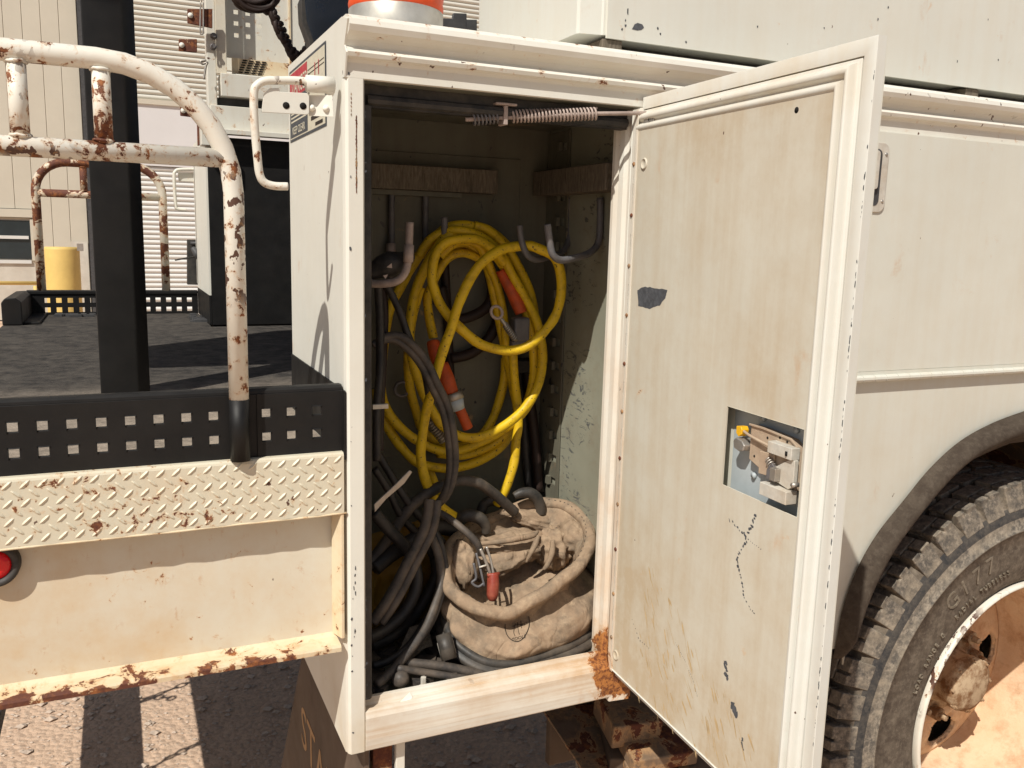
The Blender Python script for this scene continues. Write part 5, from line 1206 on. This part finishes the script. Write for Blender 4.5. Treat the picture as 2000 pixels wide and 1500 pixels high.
tube('hose_strand', [(0.1083,0.24,1.1693),(0.1319,0.23,1.1256),(0.1604,0.22,1.0765),(0.1927,0.22,1.0367),(0.221,0.22,1.0011)], .007, 'cablek', lc_)
tube('hose_strand', [(0.1001,0.22,1.1442),(0.1246,0.22,1.1025),(0.147,0.22,1.0555),(0.1918,0.23,1.0013),(0.2243,0.24,0.9371)], .0065, 'cablek', lc_)
tube('hose_strand', [(0.0928,0.2,0.9795),(0.122,0.21,0.9944),(0.1609,0.22,1.0086),(0.2137,0.24,1.0233),(0.2558,0.25,1.0104)], .014, 'cablek', lc_)
tube('hose_strand', [(0.0776,0.16,0.8648),(0.1194,0.17,0.8708),(0.1645,0.2,0.8869),(0.2078,0.22,0.9376),(0.2124,0.24,0.9766)], .010, 'cablek', lc_)
tube('hose_strand', [(0.0637,0.1,0.8606),(0.0901,0.1,0.8643),(0.1268,0.11,0.8789),(0.1677,0.13,0.9159)], .0065, 'cablek', lc_)
gr = thing('grey_rope_end', (0.2223,0.17,1.0537), 'short grey rope running over the bag rim to a metal snap', 'rope')
tube('rope_strand', [(0.1957,0.19,1.0701),(0.2104,0.18,1.0627),(0.2232,0.165,1.0534),(0.2405,0.15,1.0376),(0.2544,0.145,1.0206),(0.2643,0.15,0.9996)], .0062, 'cableg', gr)

# yellow tarp crumpled behind the hoses
def crumple(name, P4, mat, parent, n=40, amp=.02, seed=0, sc=14, ridge=.5):
    a, b, c_, d = [Vector(p) for p in P4]; V = []; F = []
    nn = (b - a).cross(d - a).normalized()
    for j in range(n + 1):
        for i in range(n + 1):
            u, v = i / n, j / n; p = a.lerp(b, u).lerp(d.lerp(c_, u), v)
            h = noise.fractal(p * sc + Vector((seed, seed * 2, 0)), 1.0, 2.0, 3); h2 = 1 - abs(noise.noise(p * sc * 1.6 + Vector((seed, 5, 1)))) * 2
            e_ = Vector((noise.noise(p * 12 + Vector((9, seed, 0))), 0, noise.noise(p * 12 + Vector((0, 7, seed))))) * .012
            V.append(tuple(p + nn * (h * amp + h2 * amp * ridge) + e_))
    for j in range(n):
        for i in range(n): q = j * (n + 1) + i; F.append((q, q + 1, q + n + 2, q + n + 1))
    return mk(name, V, F, mat, parent, smooth=True)
tq = thing('yellow_tarp', (0.1711,0.28,0.9006), 'crumpled dirty yellow tarp stuffed behind the black hoses', 'tarp')
crumple('tarp_sheet', [(0.0825,0.26,1.0139),(0.2348,0.3,1.0209),(0.2326,0.26,0.8505),(0.0717,0.22,0.8521)], 'tarp', tq, 44, .018, 3)
crumple('tarp_sheet', [(0.227,0.32,1.0058),(0.2723,0.32,0.9907),(0.2666,0.3,0.8786),(0.2318,0.3,0.8538)], 'tarp', tq, 20, .01, 5)
# floor clutter
mb = MB()
for i in range(70):
    x = random.uniform(.03, .24); y = random.uniform(.045, .26); s_ = random.uniform(.003, .010); z = .8365 + random.uniform(0, .006)
    a = random.uniform(0, 3); cs, sn = math.cos(a), math.sin(a)
    mb.box((-s_ * 1.8, -s_, 0), (s_ * 1.8, s_, s_), lambda v: (x + v[0] * cs - v[1] * sn, y + v[0] * sn + v[1] * cs, z + v[2]))
cl_ = mb.mk('floor_debris', 'cableg', kind='stuff'); cl_['label'] = 'loose grimy scraps on the compartment floor'; cl_['category'] = 'debris'
box_t = thing('tin_can', (0.1713,0.07,0.8807), 'small dark can with a torn white label left of the canvas bag', 'can')
tube('can_body', [(0.1765,0.09,0.8984),(0.1801,0.07,0.8635)], .0125, 'leather', box_t, sm=False, res=20)
tube('torn_label', [(0.1791,0.0895,0.886),(0.1809,0.077,0.867)], .0130, 'wall', box_t, sm=False, res=20)
kb = thing('brass_knob', (0.0932,0.05,0.8541), 'round dusty knob lying on the compartment floor by the sill', 'knob')
V, F = lathe([(0, -.014), (.008, -.012), (.0135, -.005), (.0135, .004), (.009, .011), (0, .013)], (0.0947,0.055,0.8555), 'z', 20); mk('knob_head', V, F, 'cableg', kb, smooth=True)
bo = thing('hex_bolt', (0.1285,0.045,0.8454), 'pale hex bolt standing on the compartment floor behind the sill', 'bolt')
p_ = (0.1285,0.045,0.8428); V, F = lathe([(0, 0), (.008, 0), (.008, .006), (.0045, .0062), (.0045, .018), (0, .019)], (p_[0], p_[1], .838), 'z', 6); mk('bolt_body', V, F, 'steelpale', bo)
cbx = thing('cardboard_scrap', (0.1333,0.13,0.8597), 'folded brown cardboard scrap under the hoses', 'cardboard')
mk('card_sheet', list([(0.1045,0.12,0.852),(0.1426,0.16,0.8848),(0.1578,0.12,0.8644),(0.1237,0.1,0.858)]) + list([(0.1578,0.12,0.8644),(0.1426,0.16,0.8848),(0.1773,0.17,0.8838),(0.1692,0.12,0.865)]), [(0, 1, 2, 3), (4, 5, 6, 7)], 'wood', cbx)
sn = thing('steel_spanner', (0.1229,0.13,1.1487), 'flat steel tool poking out of the hoses at the left jamb', 'tool')
slab('tool_blade', [(0.0709,0.12,1.1155),(0.1018,0.12,1.141),(0.128,0.12,1.1649),(0.133,0.12,1.1612),(0.1199,0.12,1.1434),(0.0912,0.12,1.1216),(0.0725,0.12,1.1014)], .003, 'steel', sn)
ck = thing('chrome_clip', (0.0748,0.1,1.2714), 'small bright chrome clip sticking out beside the left seal', 'clip')
box('clip_plate', tuple(Vector((0.0584,0.08,1.2723))), tuple(Vector((0.0823,0.08,1.2793)) + Vector((0, .006, 0))), 'steelpale', ck, bevel=.001)
pw = thing('paper_scrap', (0.0944,0.02,0.8459), 'small torn white paper scrap on the rusty sill', 'paper')
mk('scrap_sheet', list([(0.08,0.012,0.8415),(0.099,0.022,0.8488),(0.1026,0.018,0.8419),(0.0867,0.008,0.8381)]), [(0, 1, 2, 3)], 'rimwhite', pw)

# ================================================================== CANVAS BAG
bag = thing('canvas_tool_bag', (.33, .17, .84), 'tan stained canvas tool bag with rolled rim and black leather base in the compartment', 'bag')
rimp = [(0.206,0.17,0.984),(0.2,0.14,0.962),(0.2103,0.112,0.9449),(0.2377,0.088,0.9311),(0.2743,0.072,0.9267),(0.3179,0.068,0.9373),(0.3739,0.078,0.9606),(0.4298,0.1,0.981),(0.4699,0.145,1.005),(0.4839,0.2,1.0222),(0.4705,0.25,1.0332),(0.421,0.28,1.0325),(0.3656,0.285,1.018),(0.3012,0.265,1.0089),(0.2466,0.225,1.0)]
botp = [(0.2125,0.19,0.9038),(0.1965,0.135,0.8867),(0.2058,0.092,0.866),(0.2387,0.062,0.8476),(0.285,0.05,0.8411),(0.3385,0.052,0.8444),(0.3988,0.065,0.8473),(0.4481,0.09,0.8535),(0.4936,0.16,0.8603),(0.5106,0.23,0.8698),(0.4864,0.29,0.8763),(0.423,0.32,0.8813),(0.3576,0.32,0.8884),(0.2918,0.3,0.8951),(0.2458,0.25,0.9013)]
N = 150
rim = catmull(rimp, 10, True); bot = [p + Vector((0, 0, .009)) for p in catmull(botp, 10, True)]
ctr = sum(rim, Vector()) / len(rim); cb_ = sum(bot, Vector()) / len(bot)
NL = 46; V = []; F = []
for j in range(NL):
    t = j / (NL - 1)
    for i in range(N):
        p = bot[i].lerp(rim[i], t); ax = cb_.lerp(ctr, t); o_ = p - ax; o_.z = 0; o_ = o_.normalized()
        bul = (.008 * math.sin(math.pi * t / .42) if t < .42 else -.030 * max(0, math.sin(math.pi * (t - .42) / .58)) ** .8 * (1 if o_.y < .2 else .3))
        q = p + Vector((0, 0, t * 0))
        nz = noise.fractal(Vector((p.x * 15, p.y * 15, p.z * 14)), 1, 2, 4); rd = abs(noise.noise(Vector((p.x * 22, p.y * 22 + 4, p.z * 8 + t * 2))))
        crease = .018 * math.exp(-((i - 26 - t * 6) / 3.6) ** 2) * math.sin(math.pi * min(1, t * 1.1)) + .013 * math.exp(-((i - 14 + 5 * t) / 2.6) ** 2) * (1.1 - t) + .010 * math.exp(-((i - 36 - 8 * t) / 3) ** 2) * t + .009 * math.exp(-((i - 62 + t * 8) / 3.0) ** 2) * t
        sag = math.sin(math.pi * t)
        p = p + o_ * (bul + nz * .009 * sag + (.5 - rd) * .018 * sag - crease)
        V.append(tuple(p))
for j in range(NL - 1):
    for i in range(N): F.append((j * N + i, j * N + (i + 1) % N, (j + 1) * N + (i + 1) % N, (j + 1) * N + i))
nb0 = len(V)
bodyV, bodyF = list(V), list(F)
# inner lining going down
for j in range(1, 18):
    t = j / 17
    for i in range(N):
        p = Vector(rim[i]); o_ = p - ctr; oo = Vector((o_.x, o_.y, 0)).normalized()
        dz = -.10 * t; nz = noise.fractal(Vector((p.x * 24, p.y * 24, t * 3 + 7)), 1, 2, 3)
        back = max(0, (p.y - .16) / .12)
        q = p - oo * (.010 + .020 * t + .010 * nz * math.sin(math.pi * t)) + Vector((0, -.03 * t * back, dz)); q.z = max(q.z, .85)
        V.append(tuple(q))
base = NL - 1
for j in range(0, 17):
    for i in range(N):
        r0 = (NL - 1) * N if j == 0 else nb0 + (j - 1) * N; r1 = nb0 + j * N
        F.append((r0 + i, r0 + (i + 1) % N, r1 + (i + 1) % N, r1 + i))
F.append(tuple(nb0 + 16 * N + i for i in range(N)))
mk('bag_body', V, F, 'canvas', bag, smooth=True)
bvh = BVHTree.FromPolygons([Vector(v) for v in bodyV], bodyF)
# rolled rim
rr_ = [.0115 + .0016 * noise.noise(Vector((i * .15, 0, 0))) for i in range(N)]
P_ = [rim[i] + Vector((noise.noise(Vector((i * .11, 3, 0))), noise.noise(Vector((i * .11, 9, 0))), noise.noise(Vector((i * .11, 6, 0))))) * .003 for i in range(N)]
V, F = tube_geo(P_, rr_ + [rr_[0]], 14, False, closed=True); mk('rolled_rim', V, F, 'canvas', bag, smooth=True)
mb = MB()
for i in range(0, N, 2):
    p, q = P_[i], P_[(i + 1) % N]; o_ = p - ctr; o_.z = 0; o_ = o_.normalized()
    up = (Vector((0, 0, 1)) * .80 - o_ * .62).normalized() * (rr_[i] + .0002)
    mb.tube([p + up + (q - p) * .15, p + up + (q - p) * .7], .0007, 5, False)
mb.mk('rim_stitching', 'leather', bag, kind='stuff')
# black leather base: two stacked bands
V, F = tube_geo([p + Vector((0, 0, -.004)) for p in bot], .0085, 10, False, closed=True); mk('base_piping', V, F, 'leather', bag, smooth=True)
V = []; F = []
for j, (k, dz) in enumerate(((.004, -.004), (.0155, -.009), (.0165, -.015), (.012, -.021))):
    for p in bot:
        o_ = p - cb_; o_.z = 0; o_ = o_.normalized(); V.append(tuple(p + o_ * k + Vector((0, 0, dz))))
for j in range(3):
    for i in range(N): F.append((j * N + i, j * N + (i + 1) % N, (j + 1) * N + (i + 1) % N, (j + 1) * N + i))
F.append(tuple(3 * N + i for i in range(N)))
mk('leather_base', V, F, 'leather', bag, smooth=True)
# handle hooks over the rim
tube('rim_hook', [(0.2527,0.235,1.0335),(0.2603,0.23,1.0407),(0.2747,0.225,1.0426),(0.2911,0.222,1.036),(0.3011,0.222,1.0227),(0.3042,0.224,1.0084)], [.007, .0105, .0115, .011, .009, .008], 'leather', bag, res=14)
tube('rim_hook', [(0.374,0.262,1.0574),(0.3874,0.26,1.0625),(0.4043,0.258,1.0614),(0.4178,0.257,1.0514),(0.4258,0.257,1.0348),(0.4289,0.258,1.0193)], [.0065, .009, .0105, .0105, .010, .009], 'leather', bag, res=14)
tube('rim_hook', [(0.3295,0.31,1.0173),(0.3354,0.31,1.0316),(0.3498,0.305,1.0386),(0.3719,0.3,1.0317),(0.3881,0.3,1.019)], .010, 'leather', bag, res=12)
# bunched cloth inside
def lump(name, c, s, mat, seed, amp=.3, rot=0):
    V = []; F = []; n, m = 48, 30; c = Vector(c); Rm = Matrix.Rotation(rot, 3, 'Y')
    for j in range(m + 1):
        ph = math.pi * j / m
        for i in range(n):
            th = 2 * math.pi * i / n; d = Vector((math.sin(ph) * math.cos(th), math.sin(ph) * math.sin(th), math.cos(ph)))
            f = 1 + amp * (1 - 2 * abs(noise.noise(d * 1.9 + Vector((seed, 0, 0))))) * .7 + amp * .5 * noise.fractal(d * 3.2 + Vector((0, seed, 0)), 1, 2, 3)
            V.append(tuple(c + Rm @ Vector((d.x * s[0] * f, d.y * s[1] * f, d.z * s[2] * f))))
    for j in range(m):
        for i in range(n): F.append((j * n + i, (j + 1) * n + i, (j + 1) * n + (i + 1) % n, j * n + (i + 1) % n))
    return mk(name, V, F, mat, bag, smooth=True)
lump('bunched_lining', (0.3703,0.235,0.9755), (.082, .035, .024), 'canvas', 3.3, .30, R(8))
lump('bunched_lining', (0.3264,0.215,0.9562), (.062, .030, .020), 'canvas', 8.1, .30, R(-16))
lump('bunched_lining', (0.4312,0.21,0.9666), (.028, .030, .034), 'canvas', 5.7, .4, 0)
lump('bunched_lining', (0.4363,0.265,0.9973), (.060, .022, .018), 'canvas', 12.4, .3, R(20))
lump('bunched_lining', (0.2461,0.185,0.9713), (.022, .030, .042), 'canvas', 1.2, .2, 0)
lump('bunched_lining', (0.4652,0.2,0.9873), (.022, .035, .030), 'canvas', 17.2, .2, 0)
tube('strap_fold', [(0.2848,0.2,0.9981),(0.3144,0.19,1.0015),(0.3465,0.185,1.0049),(0.3788,0.19,1.0049),(0.3937,0.2,1.0075)], [.004, .005, .006, .005, .003], 'canvas', bag)
tube('strap_fold', [(0.386,0.18,1.0074),(0.3779,0.175,0.9949),(0.3685,0.175,0.9772),(0.3634,0.18,0.961)], [.003, .0055, .004, .002], 'canvas', bag)
tube('strap_fold', [(0.4096,0.17,0.9993),(0.4059,0.165,0.9778),(0.3985,0.165,0.9579),(0.3933,0.17,0.9472)], [.004, .006, .005, .003], 'canvas', bag)
# snaps and red clip
sp_ = thing('snap_hook', (0.2743,0.12,0.9481), 'dusty red plastic clip on a steel snap hanging into the bag mouth', 'clip')
tube('snap_arm', [(0.256,0.135,1.0149),(0.2636,0.13,0.9952),(0.2712,0.125,0.9718)], .0028, 'steel', sp_)
tube('snap_arm', [(0.267,0.135,1.0171),(0.2728,0.13,0.9966),(0.2755,0.122,0.9723)], .0022, 'steel', sp_)
tube('snap_arm', [(0.2509,0.14,1.0067),(0.2546,0.13,0.983),(0.2585,0.12,0.9549)], .0020, 'hookdark', sp_)
tube('snap_pin', [(0.2519,0.128,0.9859),(0.2639,0.126,0.9886)], .0016, 'steelpale', sp_, sm=False)
tube('snap_loop', [(0.2425,0.13,0.9936),(0.2456,0.125,0.9701),(0.2384,0.125,0.9622),(0.2483,0.122,0.9548),(0.2592,0.122,0.9603)], .0022, 'hookdark', sp_)
tube('red_grip', [(0.2728,0.118,0.976),(0.2707,0.112,0.959),(0.2684,0.108,0.943),(0.2677,0.108,0.9342)], [.0095, .0105, .010, .006], 'redplastic', sp_, res=12)
tube('red_band', [(0.261,0.114,0.9756),(0.2822,0.114,0.9762)], .0028, 'redplastic', sp_, sm=False)
# printed emblem on the front
def proj(w_):
    d_ = Vector((.42, .82, -.46)).normalized(); h = bvh.ray_cast(w_ - d_ * .35, d_, 2.0)
    return h[0] - d_ * .0012 if h[0] is not None and h[0].y < .115 and h[0].z < .925 and (ec0.length < .01 or h[0].z < ec0.z + .017) else ec0
ec = Vector((0.297,0.07,0.8973)); ec0 = Vector((0, 0, 0)); ec0 = proj(ec); mb = MB()
oval = [(a_ * .85, b_ * .85) for a_, b_ in [(-.026, .012), (-.025, .000), (-.019, -.014), (-.008, -.025), (.004, -.029), (.015, -.024), (.023, -.010), (.026, .004), (.024, .020)]]
oc = [proj(ec + Vector((a, 0, b))) for a, b in [(p[0], p[1]) for p in [tuple(q) for q in [(v[0], v[1]) for v in catmull([(x, z, 0) for x, z in oval], 6)]]]]
Vv, Ff = tube_geo(oc, .00065, 5, False); mb.add(Vv, Ff)
for st_ in ([(-.004, .008), (-.006, -.006), (-.003, -.014)], [(.0, .010), (.002, -.004), (.005, -.013)], [(-.008, .004), (.0, .006), (.008, .004)], [(.006, .012), (.008, -.002)]):
    Vv, Ff = tube_geo([proj(ec + Vector((a, 0, b))) for a, b in st_], .0005, 5, True, 4); mb.add(Vv, Ff)
mb.mk('printed_emblem', 'inkdark', bag)
txt('printed_text', '1857', .0070, 'inkdark', bag, ec + Vector((.011, 0, .004)), (1, 0, .12), (0, 0, 1), .0, project=proj)
txt('printed_text', 'TOOLS', .0080, 'inkdark', bag, ec + Vector((.004, 0, -.019)), (1, 0, .1), (0, 0, 1), .0, project=proj)
